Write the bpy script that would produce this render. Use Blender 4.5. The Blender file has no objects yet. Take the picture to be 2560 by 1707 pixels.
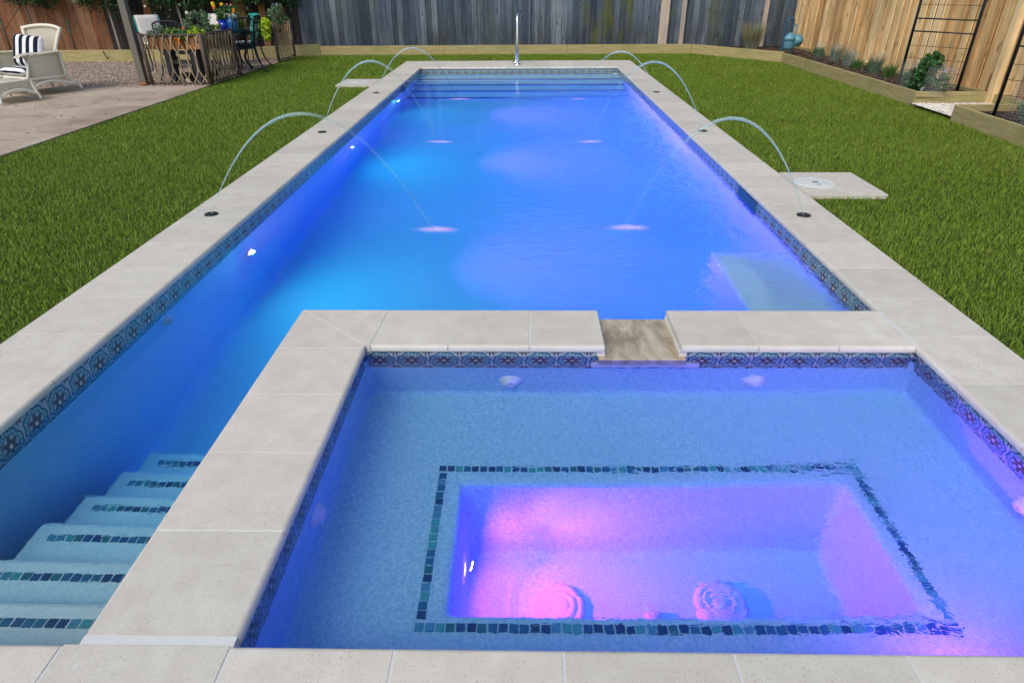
import bpy, bmesh, math, random
import numpy as np
from mathutils import Vector, Matrix, Euler
random.seed(7); RNG = np.random.default_rng(11)
S = bpy.context.scene
COL = S.collection
PI = math.pi

# ------------------------------------------------------------------ node helpers
class NT:
    def __init__(s, name):
        s.m = bpy.data.materials.new(name); s.m.use_nodes = True
        s.t = s.m.node_tree; s.t.nodes.clear()
        s.out = s.t.nodes.new('ShaderNodeOutputMaterial')
    def n(s, typ, ins=None, **at):
        nd = s.t.nodes.new('ShaderNode' + typ)
        for k, v in at.items(): setattr(nd, k, v)
        for k, v in (ins or {}).items():
            if isinstance(v, bpy.types.NodeSocket): s.t.links.new(v, nd.inputs[k])
            else:
                sk = nd.inputs[k]
                if sk.type == 'RGBA' and len(v) == 3: v = (*v, 1)
                sk.default_value = v
        return nd
    def M(s, op, a, b=0.0, c=0.0):
        return s.n('Math', {0: a, 1: b, 2: c}, operation=op).outputs[0]
    def mix(s, f, a, b, bt='MIX'):
        nd = s.t.nodes.new('ShaderNodeMix'); nd.data_type = 'RGBA'; nd.blend_type = bt
        for i, v in ((0, f), (6, a), (7, b)):
            if isinstance(v, bpy.types.NodeSocket): s.t.links.new(v, nd.inputs[i])
            else: nd.inputs[i].default_value = v if i == 0 else ((*v, 1) if len(v) == 3 else v)
        return nd.outputs[2]
    def noise(s, vec, scale, detail=3, rough=.55, dist=0.0, out='Fac'):
        return s.n('TexNoise', {'Vector': vec, 'Scale': scale, 'Detail': detail, 'Roughness': rough, 'Distortion': dist}).outputs[out]
    def pos(s): return s.n('NewGeometry').outputs['Position']
    def obj(s): return s.n('TexCoord').outputs['Object']
    def uv(s): return s.n('TexCoord').outputs['UV']
    def isl(s): return s.n('NewGeometry').outputs['Random Per Island']
    def mapv(s, vec, scale=(1, 1, 1), loc=(0, 0, 0), rot=(0, 0, 0)):
        return s.n('Mapping', {'Vector': vec, 'Scale': scale, 'Location': loc, 'Rotation': rot}).outputs[0]
    def ramp(s, fac, stops, interp='LINEAR'):
        r = s.n('ValToRGB', {'Fac': fac}); cr = r.color_ramp; cr.interpolation = interp
        while len(cr.elements) < len(stops): cr.elements.new(0.5)
        for e, (p, c) in zip(cr.elements, stops):
            e.position = p; e.color = (*c, 1) if len(c) == 3 else c
        return r.outputs[0]
    def step(s, fac, a, b): return s.n('MapRange', {'Value': fac, 'From Min': a, 'From Max': b}).outputs[0]
    def bump(s, h, strength=.3, dist=.01, normal=None):
        i = {'Height': h, 'Strength': strength, 'Distance': dist}
        if normal: i['Normal'] = normal
        return s.n('Bump', i).outputs[0]
    def bsdf(s, **k):
        b = s.n('BsdfPrincipled', {kk.replace('_', ' '): v for kk, v in k.items()})
        s.t.links.new(b.outputs[0], s.out.inputs[0]); return b
    def surf(s, sock): s.t.links.new(sock, s.out.inputs[0])

MT = {}
def simple(name, col, rough=.6, metal=0.0, var=.12, vs=8.0, bumpa=0.0, bs=60.0, spec=.5):
    t = NT(name); p = t.pos()
    f = t.noise(p, vs, 4)
    c2 = tuple(x * (1 - var) for x in col); c1 = tuple(min(1, x * (1 + var)) for x in col)
    c = t.mix(f, c2, c1); k = dict(Base_Color=c, Roughness=rough, Metallic=metal, Specular_IOR_Level=spec)
    if bumpa: k['Normal'] = t.bump(t.noise(p, bs, 3), bumpa, .004)
    t.bsdf(**k); MT[name] = t.m; return t.m

def stone_mat():
    t = NT('limestone'); p = t.pos(); r = t.isl()
    big = t.noise(p, 1.3, 4, .6); mid = t.noise(t.mapv(p, (1, 1, 1)), 9, 5, .65)
    c = t.mix(t.step(mid, .3, .7), (.53, .51, .45), (.65, .64, .575))
    c = t.mix(t.step(big, .35, .75), c, t.mix(.6, c, (.50, .465, .39)), 'MIX')
    c = t.mix(1.0, c, t.ramp(r, [(0, (.90, .90, .885)), (1, (1.06, 1.05, 1.03))]), 'MULTIPLY')
    sp = t.n('TexVoronoi', {'Vector': p, 'Scale': 55.0}, feature='F1')
    msk = t.M('MULTIPLY', t.step(sp.outputs['Distance'], .30, .18), t.step(t.noise(p, 2.3, 3), .52, .70))
    c = t.mix(t.M('MULTIPLY', msk, .6), c, (.29, .25, .19))
    fn = t.noise(p, 230, 2, .5)
    c = t.mix(t.step(fn, .60, .72), c, (.66, .66, .63))
    c = t.mix(t.M('MULTIPLY', t.step(t.noise(p, 130, 2), .62, .7), .6), c, (.3, .29, .25))
    w = t.n('TexVoronoi', {'Vector': t.mapv(p, loc=(3.3, 1.7, 0)), 'Scale': 9.0}).outputs['Distance']
    c = t.mix(t.M('MULTIPLY', t.M('MULTIPLY', t.step(w, .10, .05), t.step(t.noise(p, 2.2, 2), .5, .6)), .45), c, (.70, .71, .70))
    st = t.step(t.noise(t.mapv(p, (1, 9, 1)), 1.6, 4, .7), .62, .75)
    c = t.mix(t.M('MULTIPLY', st, .22), c, (.27, .24, .18))
    h = t.M('ADD', t.M('MULTIPLY', mid, .5), t.M('MULTIPLY', fn, .5))
    t.bsdf(Base_Color=c, Roughness=.72, Specular_IOR_Level=.3, Normal=t.bump(h, .25, .003))
    MT['stone'] = t.m
stone_mat()
simple('grout', (.60, .62, .61), .85, var=.08, vs=30, bumpa=.3, bs=200)

def wet_stone():
    t = NT('wet_stone'); p = t.pos()
    f = t.noise(t.mapv(p, (5, 2, 1), rot=(0, 0, .6)), 2.2, 4, .6, 1.6)
    c = t.ramp(f, [(.35, (.26, .21, .13)), (.55, (.42, .36, .25)), (.7, (.54, .49, .38))])
    t.bsdf(Base_Color=c, Roughness=.15, Specular_IOR_Level=.6, Normal=t.bump(f, .5, .01)); MT['wet_stone'] = t.m
wet_stone()

def plaster(name, c1, c2, c3):
    t = NT(name); p = t.pos()
    a = t.noise(p, 75, 3, .7); b = t.noise(p, 3.0, 3)
    c = t.mix(t.step(a, .36, .62), c1, c2); c = t.mix(t.M('MULTIPLY', t.step(b, .4, .8), .5), c, c3)
    t.bsdf(Base_Color=c, Roughness=.8, Specular_IOR_Level=.2, Normal=t.bump(a, .2, .003)); MT[name] = t.m
plaster('pool_plaster', (.44, .66, .71), (.60, .78, .81), (.50, .72, .77))
plaster('spa_plaster', (.22, .47, .60), (.40, .64, .70), (.31, .57, .67))

def tile_mat():
    t = NT('talavera_tile'); uv = t.uv()
    sx = t.n('SeparateXYZ', {0: uv}); u, v = sx.outputs[0], sx.outputs[1]
    x = t.M('SUBTRACT', t.M('FRACT', u), .5); y = t.M('SUBTRACT', v, .5)
    r = t.M('SQRT', t.M('ADD', t.M('MULTIPLY', x, x), t.M('MULTIPLY', y, y)))
    a = t.M('ARCTAN2', y, x)
    rr = t.M('ADD', r, t.M('MULTIPLY', t.M('SINE', t.M('MULTIPLY', a, 8.0)), .025))
    def band(val, c, w): return t.M('LESS_THAN', t.M('ABSOLUTE', t.M('SUBTRACT', val, c)), w)
    c = t.mix(t.noise(t.mapv(uv, (3, 3, 3)), 2), (.25, .30, .33), (.36, .41, .43))
    beads = t.M('MULTIPLY', band(rr, .36, .06), t.M('GREATER_THAN', t.M('SINE', t.M('MULTIPLY', a, 22.0)), -.1))
    c = t.mix(beads, c, (.09, .24, .25))
    c = t.mix(band(rr, .445, .026), c, (.012, .09, .14)); c = t.mix(band(rr, .30, .018), c, (.02, .12, .17))
    pet = t.M('LESS_THAN', t.M('ADD', r, t.M('MULTIPLY', t.M('COSINE', t.M('MULTIPLY', a, 6.0)), .07)), .20)
    c = t.mix(pet, c, (.09, .058, .06))
    c = t.mix(t.M('LESS_THAN', r, .06), c, (.6, .55, .45))
    c = t.mix(band(t.M('ADD', r, t.M('MULTIPLY', t.M('COSINE', t.M('MULTIPLY', a, 6.0)), .07)), .215, .012), c, (.03, .05, .08))
    ax = t.M('SUBTRACT', .5, t.M('ABSOLUTE', x)); ay = t.M('SUBTRACT', .5, t.M('ABSOLUTE', y))
    q = t.M('SQRT', t.M('ADD', t.M('MULTIPLY', ax, ax), t.M('MULTIPLY', ay, ay)))
    qa = t.M('ARCTAN2', ay, ax)
    c = t.mix(t.M('LESS_THAN', t.M('ADD', q, t.M('MULTIPLY', t.M('COSINE', t.M('MULTIPLY', qa, 8.0)), .035)), .14), c, (.055, .05, .07))
    c = t.mix(t.M('LESS_THAN', ax, .012), c, (.45, .47, .46))
    t.bsdf(Base_Color=c, Roughness=.16, Specular_IOR_Level=.5); MT['tile'] = t.m
tile_mat()

def lit_riser_mat():
    t = NT('lit_riser_blue'); c = t.mix(t.noise(t.mapv(t.pos(), (30, 30, 30)), 1.0, 1), (.02, .07, .30), (.05, .13, .42)); t.bsdf(Base_Color=c, Roughness=.3); MT['lit_riser'] = t.m  # blue of lamp-lit risers put into the colour, doubling as edge trim
lit_riser_mat()
def mosaic_mat():
    t = NT('glass_mosaic'); r = t.isl()
    c = t.ramp(r, [(0, (.01, .06, .16)), (.25, (.02, .14, .26)), (.45, (.05, .32, .34)), (.6, (.015, .09, .22)), (.78, (.06, .26, .38)), (.9, (.02, .16, .20))], 'CONSTANT')
    t.bsdf(Base_Color=c, Roughness=.25, Normal=t.bump(t.noise(t.pos(), 120, 2), .2, .002)); MT['mosaic'] = t.m
mosaic_mat()

def wood(name, cols, algae=0.0, rough=.85, wide=1.0, knots=.7):
    t = NT(name); p = t.pos(); r = t.isl()
    off = t.n('CombineXYZ', {0: t.M('MULTIPLY', r, 37.0), 1: t.M('MULTIPLY', r, 91.0), 2: t.M('MULTIPLY', r, 53.0)}).outputs[0]
    q = t.n('VectorMath', {0: p, 1: off}, operation='ADD').outputs[0]
    g = t.noise(t.mapv(q, (14, 14, .55)), 2.2, 6, .65, .7); g2 = t.noise(t.mapv(q, (60, 60, 1.2)), 2.5, 3, .6)
    f = t.M('ADD', t.M('MULTIPLY', g, .65), t.M('MULTIPLY', r, .35))
    n = len(cols); c = t.ramp(f, [(.25 + .5 * i / (n - 1), cc) for i, cc in enumerate(cols)])
    c = t.mix(1.0, c, t.ramp(g2, [(.3, (.62, .62, .62)), (.6, (1.12, 1.12, 1.12))]), 'MULTIPLY')
    big = t.noise(t.mapv(p, (1.1, 1.1, .8)), .9, 4, .6)
    c = t.mix(1.0, c, t.ramp(big, [(.35, (.72, .72, .74)), (.65, (1.15, 1.13, 1.1))]), 'MULTIPLY')
    k = t.n('TexVoronoi', {'Vector': t.mapv(q, (6.5, 6.5, 2.6)), 'Scale': 1.0}, feature='F1').outputs['Distance']
    c = t.mix(t.M('MULTIPLY', t.step(k, .17, .07), knots), c, tuple(x * .3 for x in cols[0]))
    if algae:
        sx = t.n('SeparateXYZ', {0: p})
        m = t.step(t.noise(t.mapv(p, (1.3, 1.3, .35)), 1.5, 5, .7), .50, .68)
        vert = t.M('MULTIPLY', t.step(sx.outputs[0], .6, 2.2), t.step(sx.outputs[0], 5.0, 2.8))
        vert = t.M('ADD', t.M('MULTIPLY', vert, 1.0), .28)
        m = t.M('MULTIPLY', t.M('MULTIPLY', m, vert), algae)
        c = t.mix(m, c, (.10, .115, .022))
        low = t.M('MULTIPLY', t.step(sx.outputs[2], .95, .10), t.step(t.noise(t.mapv(p, (5, 5, .8)), 1.6, 4, .7), .40, .58))
        c = t.mix(t.M('MULTIPLY', low, .7), c, (.035, .038, .042))
    t.bsdf(Base_Color=c, Roughness=rough, Specular_IOR_Level=.25, Normal=t.bump(t.M('ADD', g, g2), .35, .006)); MT[name] = t.m
wood('grey_wood', [(.028, .044, .062), (.065, .095, .13), (.12, .16, .205), (.23, .275, .31)], algae=.9)
wood('dark_wood', [(.02, .019, .017), (.042, .038, .035), (.075, .066, .06)])
wood('brown_wood', [(.14, .06, .03), (.28, .14, .07), (.40, .24, .14)])
wood('tan_wood', [(.42, .22, .07), (.72, .47, .21), (.88, .66, .34), (.90, .74, .47)])
wood('pale_wood', [(.42, .34, .28), (.55, .47, .40)], knots=.2)
wood('orange_wood', [(.20, .08, .03), (.36, .17, .07), (.45, .24, .11)])
wood('old_wood', [(.06, .045, .035), (.12, .095, .075), (.20, .165, .135)])
wood('stick_wood', [(.30, .26, .15), (.44, .37, .23), (.40, .28, .18)], knots=.9)

def timber_mat():
    t = NT('treated_timber'); p = t.obj()
    g = t.noise(t.mapv(p, (.8, 30, 30)), 3, 5, .65, .4)
    c = t.ramp(g, [(.3, (.25, .20, .085)), (.5, (.38, .33, .155)), (.7, (.48, .42, .225))])
    c = t.mix(t.step(t.noise(p, 1.1, 4), .55, .75), c, (.26, .28, .10))
    k = t.n('TexVoronoi', {'Vector': t.mapv(p, (1.5, 8, 8)), 'Scale': 1.0}).outputs['Distance']
    c = t.mix(t.step(k, .13, .06), c, (.05, .035, .02))
    t.bsdf(Base_Color=c, Roughness=.8, Specular_IOR_Level=.2, Normal=t.bump(g, .3, .004)); MT['timber'] = t.m
timber_mat()

def ground_mats():
    t = NT('patio_concrete'); p = t.pos()
    a = t.noise(t.mapv(p, (.8, 1.1, 1)), 1.1, 6, .7, .8); b = t.noise(p, 45, 3, .6)
    c = t.ramp(a, [(.3, (.27, .20, .14)), (.5, (.43, .355, .27)), (.7, (.54, .475, .385))])
    c = t.mix(t.M('MULTIPLY', t.step(b, .45, .70), .45), c, (.2, .165, .13))
    c = t.mix(t.step(t.noise(p, 14, 3), .70, .76), c, (.09, .07, .05))
    t.bsdf(Base_Color=c, Roughness=.85, Specular_IOR_Level=.25, Normal=t.bump(b, .3, .004)); MT['concrete'] = t.m
    def grav(name, cols, sc, dk):
        t = NT(name); p = t.pos()
        v = t.n('TexVoronoi', {'Vector': p, 'Scale': sc, 'Randomness': 1.0})
        col = t.n('SeparateColor', {0: v.outputs['Color']}).outputs[0]
        c = t.ramp(col, [(i / (len(cols) - 1), cc) for i, cc in enumerate(cols)])
        c = t.mix(t.step(v.outputs['Distance'], .38, .62), c, tuple(x * .35 for x in cols[0]))
        c = t.mix(t.M('MULTIPLY', t.step(t.noise(p, 3.2, 5, .7), .56, .66), dk), c, (.07, .05, .035))
        t.bsdf(Base_Color=c, Roughness=.9, Specular_IOR_Level=.2, Normal=t.bump(t.M('SUBTRACT', 1.0, v.outputs['Distance']), .9, .015)); MT[name] = t.m
    grav('gravel', [(.34, .24, .165), (.50, .39, .29), (.62, .53, .43), (.45, .34, .25)], 42, .75)
    grav('white_gravel', [(.55, .52, .47), (.75, .73, .68), (.66, .62, .55)], 55, .15)
    grav('soil', [(.018, .013, .010), (.045, .032, .025), (.03, .022, .018)], 45, .3)
    grav('turf_base', [(.05, .09, .015), (.08, .13, .02), (.09, .12, .03)], 60, .1)
ground_mats()

def grass_mat():
    t = NT('turf_blades'); p = t.pos(); r = t.isl()
    f = t.M('ADD', t.M('MULTIPLY', r, .55), t.M('ADD', t.M('MULTIPLY', t.noise(p, 4.5, 4, .75), .42), t.M('MULTIPLY', t.step(t.noise(p, .7, 3), .35, .75), .16)))
    c = t.ramp(f, [(.12, (.095, .150, .012)), (.45, (.165, .262, .022)), (.75, (.23, .345, .040)), (.97, (.35, .42, .11))])
    b = t.bsdf(Base_Color=c, Roughness=.55, Specular_IOR_Level=.25)
    tr = t.n('BsdfTranslucent', {'Color': c}); mx = t.n('MixShader', {0: .18, 1: b.outputs[0], 2: tr.outputs[0]})
    t.surf(mx.outputs[0]); MT['grass'] = t.m
grass_mat()
def leaf(name, c0, c1, rough=.5, trans=.2):
    t = NT(name); r = t.isl()
    f = t.M('ADD', t.M('MULTIPLY', r, .7), t.M('MULTIPLY', t.noise(t.pos(), 6, 3), .3))
    c = t.mix(f, c0, c1); b = t.bsdf(Base_Color=c, Roughness=rough, Specular_IOR_Level=.4)
    tr = t.n('BsdfTranslucent', {'Color': c}); t.surf(t.n('MixShader', {0: trans, 1: b.outputs[0], 2: tr.outputs[0]}).outputs[0]); MT[name] = t.m
leaf('dark_leaf', (.010, .028, .014), (.045, .085, .03), .35)
leaf('mid_leaf', (.03, .09, .02), (.12, .24, .05))
leaf('sage_leaf', (.09, .16, .09), (.22, .31, .20))
leaf('lime_leaf', (.28, .42, .01), (.50, .66, .03), trans=.3)
leaf('rose_leaf', (.015, .07, .02), (.05, .18, .05))
leaf('straw_leaf', (.10, .15, .06), (.42, .38, .22))
leaf('yellow_petal', (.85, .50, .01), (.95, .70, .02)); leaf('orange_petal', (.80, .16, .01), (.95, .32, .01))
leaf('pink_petal', (.8, .10, .18), (.9, .3, .4)); leaf('lilac_petal', (.38, .32, .62), (.55, .5, .75)); leaf('white_petal', (.6, .7, .62), (.8, .85, .8))
simple('bark', (.14, .115, .09), .9, var=.3, vs=25, bumpa=.4); simple('pale_bark', (.27, .235, .19), .9, var=.3, vs=25, bumpa=.4)
simple('black_metal', (.016, .020, .026), .38, metal=.4, var=.2); simple('cast_metal', (.010, .020, .030), .4, metal=.3)
simple('green_metal', (.01, .05, .03), .5); simple('post_paint', (.135, .125, .105), .55, var=.08)
simple('meter_body', (.10, .28, .36), .45, metal=.1, var=.15, vs=20, bumpa=.1); simple('meter_pipe', (.02, .085, .16), .45, metal=.1, var=.2, vs=20)
simple('chrome', (.75, .80, .84), .10, metal=1.0, var=.02); simple('white_plastic', (.72, .74, .73), .35, var=.04)
simple('lid_plastic', (.60, .64, .61), .55, var=.05); simple('black_plastic', (.012, .014, .016), .4)
simple('dark_ceramic', (.045, .018, .012), .35); simple('stump', (.035, .034, .04), .8, var=.4, vs=12, bumpa=.5)
simple('terracotta', (.42, .17, .07), .8); simple('red_rope', (.38, .05, .02), .8); simple('wire_rope', (.03, .02, .015), .8)
simple('drain_plastic', (.46, .54, .62), .4, var=.05, vs=60)
simple('wicker_frame', (.72, .70, .59), .6, var=.1, vs=60, bumpa=.6, bs=260)
def misc_mats():
    t = NT('wicker_weave'); p = t.obj()
    w1 = t.n('TexWave', {'Vector': p, 'Scale': 28.0}, bands_direction='Z').outputs['Fac']
    w2 = t.n('TexWave', {'Vector': t.mapv(p, rot=(0, 0, PI / 4)), 'Scale': 26.0}, bands_direction='X').outputs['Fac']
    h = t.M('MULTIPLY', w1, w2); c = t.mix(h, (.76, .73, .60), (.90, .88, .77))
    t.bsdf(Base_Color=c, Roughness=.6); MT['wicker'] = t.m
    t = NT('wicker_open'); p = t.obj()
    w2 = t.n('TexWave', {'Vector': t.mapv(p, rot=(0, 0, PI / 4)), 'Scale': 20.0}, bands_direction='X').outputs['Fac']
    b = t.bsdf(Base_Color=(.68, .65, .53, 1), Roughness=.6); tr = t.n('BsdfTransparent')
    t.surf(t.n('MixShader', {0: t.M('GREATER_THAN', w2, .52), 1: tr.outputs[0], 2: b.outputs[0]}).outputs[0]); MT['wicker_open'] = t.m
    for nm, ax, fr in (('stripe_x', 0, 7.6), ('stripe_y', 2, 9.0)):
        t = NT(nm); p = t.obj(); x = t.n('SeparateXYZ', {0: p}).outputs[ax]
        x = t.M('ADD', x, t.M('MULTIPLY', t.noise(p, 3, 2), .02))
        m = t.M('GREATER_THAN', t.M('FRACT', t.M('MULTIPLY', t.M('ADD', x, 2.0), fr)), .5)
        c = t.mix(m, (.70, .72, .74), (.008, .014, .030)); t.bsdf(Base_Color=c, Roughness=.85, Specular_IOR_Level=.1, Normal=t.bump(t.noise(p, 9, 3), .5, .02)); MT[nm] = t.m
    simple('teal_fabric', (.02, .38, .29), .85, var=.15, vs=40); simple('cream_fabric', (.62, .60, .56), .85, var=.08, vs=10)
    t = NT('glazed_blue'); p = t.obj(); g = t.noise(t.mapv(p, (8, 8, 2)), 2, 4, .6, 1)
    t.bsdf(Base_Color=t.ramp(g, [(.3, (.005, .07, .30)), (.55, (.01, .17, .48)), (.7, (.05, .30, .55))]), Roughness=.15, Coat_Weight=.5); MT['glazed_blue'] = t.m
    t = NT('cobalt_glaze'); t.bsdf(Base_Color=t.mix(t.noise(t.obj(), 3), (.003, .012, .28), (.006, .03, .45)), Roughness=.12, Coat_Weight=.5); MT['cobalt'] = t.m
    # wire netting round young plants: fine grid with open cells
    t = NT('wire_netting'); sx = t.n('SeparateXYZ', {0: t.uv()})
    g = t.M('MAXIMUM', t.M('GREATER_THAN', t.M('FRACT', t.M('MULTIPLY', sx.outputs[0], 1.0)), .84), t.M('GREATER_THAN', t.M('FRACT', t.M('MULTIPLY', sx.outputs[1], 1.0)), .84))
    b = t.bsdf(Base_Color=(.42, .45, .47, 1), Roughness=.5, Metallic=.4); tr = t.n('BsdfTransparent')
    t.surf(t.n('MixShader', {0: t.M('ADD', t.M('MULTIPLY', g, .36), .03), 1: tr.outputs[0], 2: b.outputs[0]}).outputs[0]); MT['netting'] = t.m
    # lit lens
    t = NT('lit_lens'); t.surf(t.n('Emission', {'Color': (1.0, .50, .92), 'Strength': 3.0}).outputs[0]); MT['lens'] = t.m
    # falling stream
    t = NT('stream_water'); b = t.n('BsdfPrincipled', {'Base Color': (.48, .66, .64, 1), 'Roughness': .15, 'Specular IOR Level': .8})
    tr = t.n('BsdfTransparent', {'Color': (.93, .98, .98, 1)}); fr = t.n('LayerWeight', {'Blend': .35}).outputs['Facing']
    ax = t.M('ABSOLUTE', t.n('SeparateXYZ', {0: t.obj()}).outputs[0])
    t.surf(t.n('MixShader', {0: t.M('MULTIPLY', t.M('ADD', t.M('MULTIPLY', fr, .25), .40), t.M('ADD', .12, t.M('MULTIPLY', t.step(ax, 1.0, .55), .88))), 1: tr.outputs[0], 2: b.outputs[0]}).outputs[0]); MT['stream'] = t.m
    t = NT('lit_splash_foam'); p = t.obj(); L = t.n('VectorMath', {0: t.mapv(p, (1, 2.0, 1))}, operation='LENGTH').outputs['Value']
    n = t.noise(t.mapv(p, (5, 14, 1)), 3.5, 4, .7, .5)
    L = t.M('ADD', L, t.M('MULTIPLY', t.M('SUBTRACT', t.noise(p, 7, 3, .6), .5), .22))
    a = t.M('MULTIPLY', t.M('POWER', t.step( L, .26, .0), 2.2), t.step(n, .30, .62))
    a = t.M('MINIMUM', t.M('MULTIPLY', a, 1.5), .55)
    b = t.n('BsdfPrincipled', {'Base Color': (.80, .58, .95, 1), 'Roughness': .3, 'Emission Color': (.85, .40, 1.0, 1), 'Emission Strength': .28}); tr = t.n('BsdfTransparent')  # LED light of the jets put into the foam's pink colour and glow
    t.surf(t.n('MixShader', {0: a, 1: tr.outputs[0], 2: b.outputs[0]}).outputs[0]); MT['lit_foam'] = t.m
misc_mats()

def water_mat(name, sx0, amp, absorb):
    t = NT(name); p = t.pos()
    xyz = t.n('SeparateXYZ', {0: p}); X = xyz.outputs[0]
    calm = t.M('ADD', t.M('MULTIPLY', t.step(X, sx0[0], sx0[1]), 1.0 - sx0[2]), sx0[2])
    patch = t.step(t.noise(t.mapv(p, (1, .45, 1)), .9, 3, .6), .35, .65)
    a = t.M('MULTIPLY', calm, t.M('ADD', t.M('MULTIPLY', patch, .9), .30))
    h = t.M('ADD', t.M('MULTIPLY', t.noise(t.mapv(p, (1, 1.7, 1)), 12.0, 3, .6, .8), 1.0), t.M('MULTIPLY', t.noise(p, 2.6, 2, .5), 1.6))
    a = t.M('MULTIPLY', a, t.M('ADD', .12, t.M('MULTIPLY', t.step(xyz.outputs[1], 11.6, 10.0), .88)))
    h = t.M('MULTIPLY', h, a)
    nm = t.bump(h, 1.0, amp)
    fr = t.M('MULTIPLY', t.n('Fresnel', {'IOR': 1.333, 'Normal': nm}).outputs[0], 1.0)
    back = t.n('NewGeometry').outputs['Backfacing']
    fr = t.M('MULTIPLY', fr, t.M('ADD', .55, t.M('MULTIPLY', back, .45)))
    rf = t.n('BsdfRefraction', {'Color': (1, 1, 1, 1), 'Roughness': 0.02, 'IOR': 1.333, 'Normal': nm}); gl = t.n('BsdfGlossy', {'Color': (1, 1, 1, 1), 'Roughness': 0.04, 'Normal': nm})
    t.surf(t.n('MixShader', {0: fr, 1: rf.outputs[0], 2: gl.outputs[0]}).outputs[0])
    v = t.n('VolumeAbsorption', {'Color': absorb[0], 'Density': absorb[1]})
    t.t.links.new(v.outputs[0], t.out.inputs['Volume']); MT[name] = t.m
water_mat('pool_water', (-.6, .9, .02), .046, ((.34, .82, .985, 1), 1.0))
water_mat('spa_water', (-.2, 1.7, .10), .007, ((.40, .85, .985, 1), .8))

# ------------------------------------------------------------------ mesh helpers
def tag(o, label=None, cat=None, group=None, kind=None):
    if label: o['label'] = label
    if cat: o['category'] = cat
    if group: o['group'] = group
    if kind: o['kind'] = kind
    return o
def empty(name, loc=(0, 0, 0), rz=0.0, label=None, cat=None, group=None):
    o = bpy.data.objects.new(name, None); COL.objects.link(o); o.location = loc; o.rotation_euler = (0, 0, rz)
    o.empty_display_size = .1
    return tag(o, label, cat, group)
def obj(name, bm, m, parent=None, smooth=False, loc=None):
    me = bpy.data.meshes.new(name); bm.normal_update(); bm.to_mesh(me); bm.free()
    if smooth:
        me.polygons.foreach_set('use_smooth', [True] * len(me.polygons))
    ms = m if isinstance(m, (list, tuple)) else [m]
    for k in ms: me.materials.append(MT[k])
    o = bpy.data.objects.new(name, me); COL.objects.link(o)
    if parent: o.parent = parent
    if loc: o.location = loc
    return o
def add_box(bm, c, s, rot=None, mi=0, bev=0.0):
    M = Matrix.Translation(c)
    if rot is not None: M = M @ (Euler(rot).to_matrix().to_4x4() if not isinstance(rot, Matrix) else rot)
    r = bmesh.ops.create_cube(bm, size=1.0, matrix=M @ Matrix.Diagonal((*s, 1)))
    fs = set(f for v in r['verts'] for f in v.link_faces)
    for f in fs: f.material_index = mi
    if bev:
        bmesh.ops.bevel(bm, geom=list(set(e for v in r['verts'] for e in v.link_edges)), offset=bev, segments=2, affect='EDGES', profile=.5)
def bx(bm, x0, x1, y0, y1, z0, z1, mi=0, bev=0.0):
    add_box(bm, ((x0 + x1) / 2, (y0 + y1) / 2, (z0 + z1) / 2), (x1 - x0, y1 - y0, z1 - z0), mi=mi, bev=bev)
def tube(bm, pts, r, seg=8, mi=0, cap=True):
    pts = [Vector(p) for p in pts]; n = len(pts)
    rs = r if isinstance(r, (list, tuple)) else [r] * n
    rings = []; prev = None
    for i, p in enumerate(pts):
        d = (pts[min(i + 1, n - 1)] - pts[max(i - 1, 0)]).normalized()
        if prev is None:
            a = Vector((0, 0, 1)) if abs(d.z) < .9 else Vector((1, 0, 0)); u = d.cross(a).normalized()
        else: u = (prev - d * prev.dot(d)).normalized()
        prev = u; w = d.cross(u)
        rings.append([bm.verts.new(p + (u * math.cos(2 * PI * k / seg) + w * math.sin(2 * PI * k / seg)) * rs[i]) for k in range(seg)])
    for i in range(n - 1):
        for k in range(seg):
            f = bm.faces.new((rings[i][k], rings[i][(k + 1) % seg], rings[i + 1][(k + 1) % seg], rings[i + 1][k])); f.material_index = mi; f.smooth = True
    if cap:
        for rg in (rings[0][::-1], rings[-1]):
            f = bm.faces.new(rg); f.material_index = mi
def lathe(bm, prof, seg=24, M=Matrix(), mi=0):
    rings = []
    for r, z in prof:
        if r < 1e-6: rings.append([bm.verts.new(M @ Vector((0, 0, z)))])
        else: rings.append([bm.verts.new(M @ Vector((r * math.cos(2 * PI * k / seg), r * math.sin(2 * PI * k / seg), z))) for k in range(seg)])
    for a, b in zip(rings, rings[1:]):
        for k in range(seg):
            k2 = (k + 1) % seg
            if len(a) == 1 and len(b) == 1: continue
            if len(a) == 1: vs = (a[0], b[k2], b[k])
            elif len(b) == 1: vs = (a[k], a[k2], b[0])
            else: vs = (a[k], a[k2], b[k2], b[k])
            f = bm.faces.new(vs); f.smooth = True; f.material_index = mi
def quad(bm, vs, mi=0, uv=None):
    f = bm.faces.new([bm.verts.new(v) for v in vs]); f.material_index = mi
    if uv:
        L = bm.loops.layers.uv.verify()
        for l, u in zip(f.loops, uv): l[L].uv = u
    return f
def np_mesh(name, V, F_sizes, F_idx, mats, parent=None, smooth=False):
    me = bpy.data.meshes.new(name)
    me.vertices.add(len(V)); me.vertices.foreach_set('co', np.asarray(V, np.float32).ravel())
    me.loops.add(len(F_idx)); me.loops.foreach_set('vertex_index', np.asarray(F_idx, np.int32))
    me.polygons.add(len(F_sizes)); st = np.concatenate([[0], np.cumsum(F_sizes)[:-1]]).astype(np.int32)
    me.polygons.foreach_set('loop_start', st)
    if smooth: me.polygons.foreach_set('use_smooth', np.ones(len(F_sizes), bool))
    me.update(calc_edges=True)
    for k in mats: me.materials.append(MT[k])
    o = bpy.data.objects.new(name, me); COL.objects.link(o)
    if parent: o.parent = parent
    return o
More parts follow.
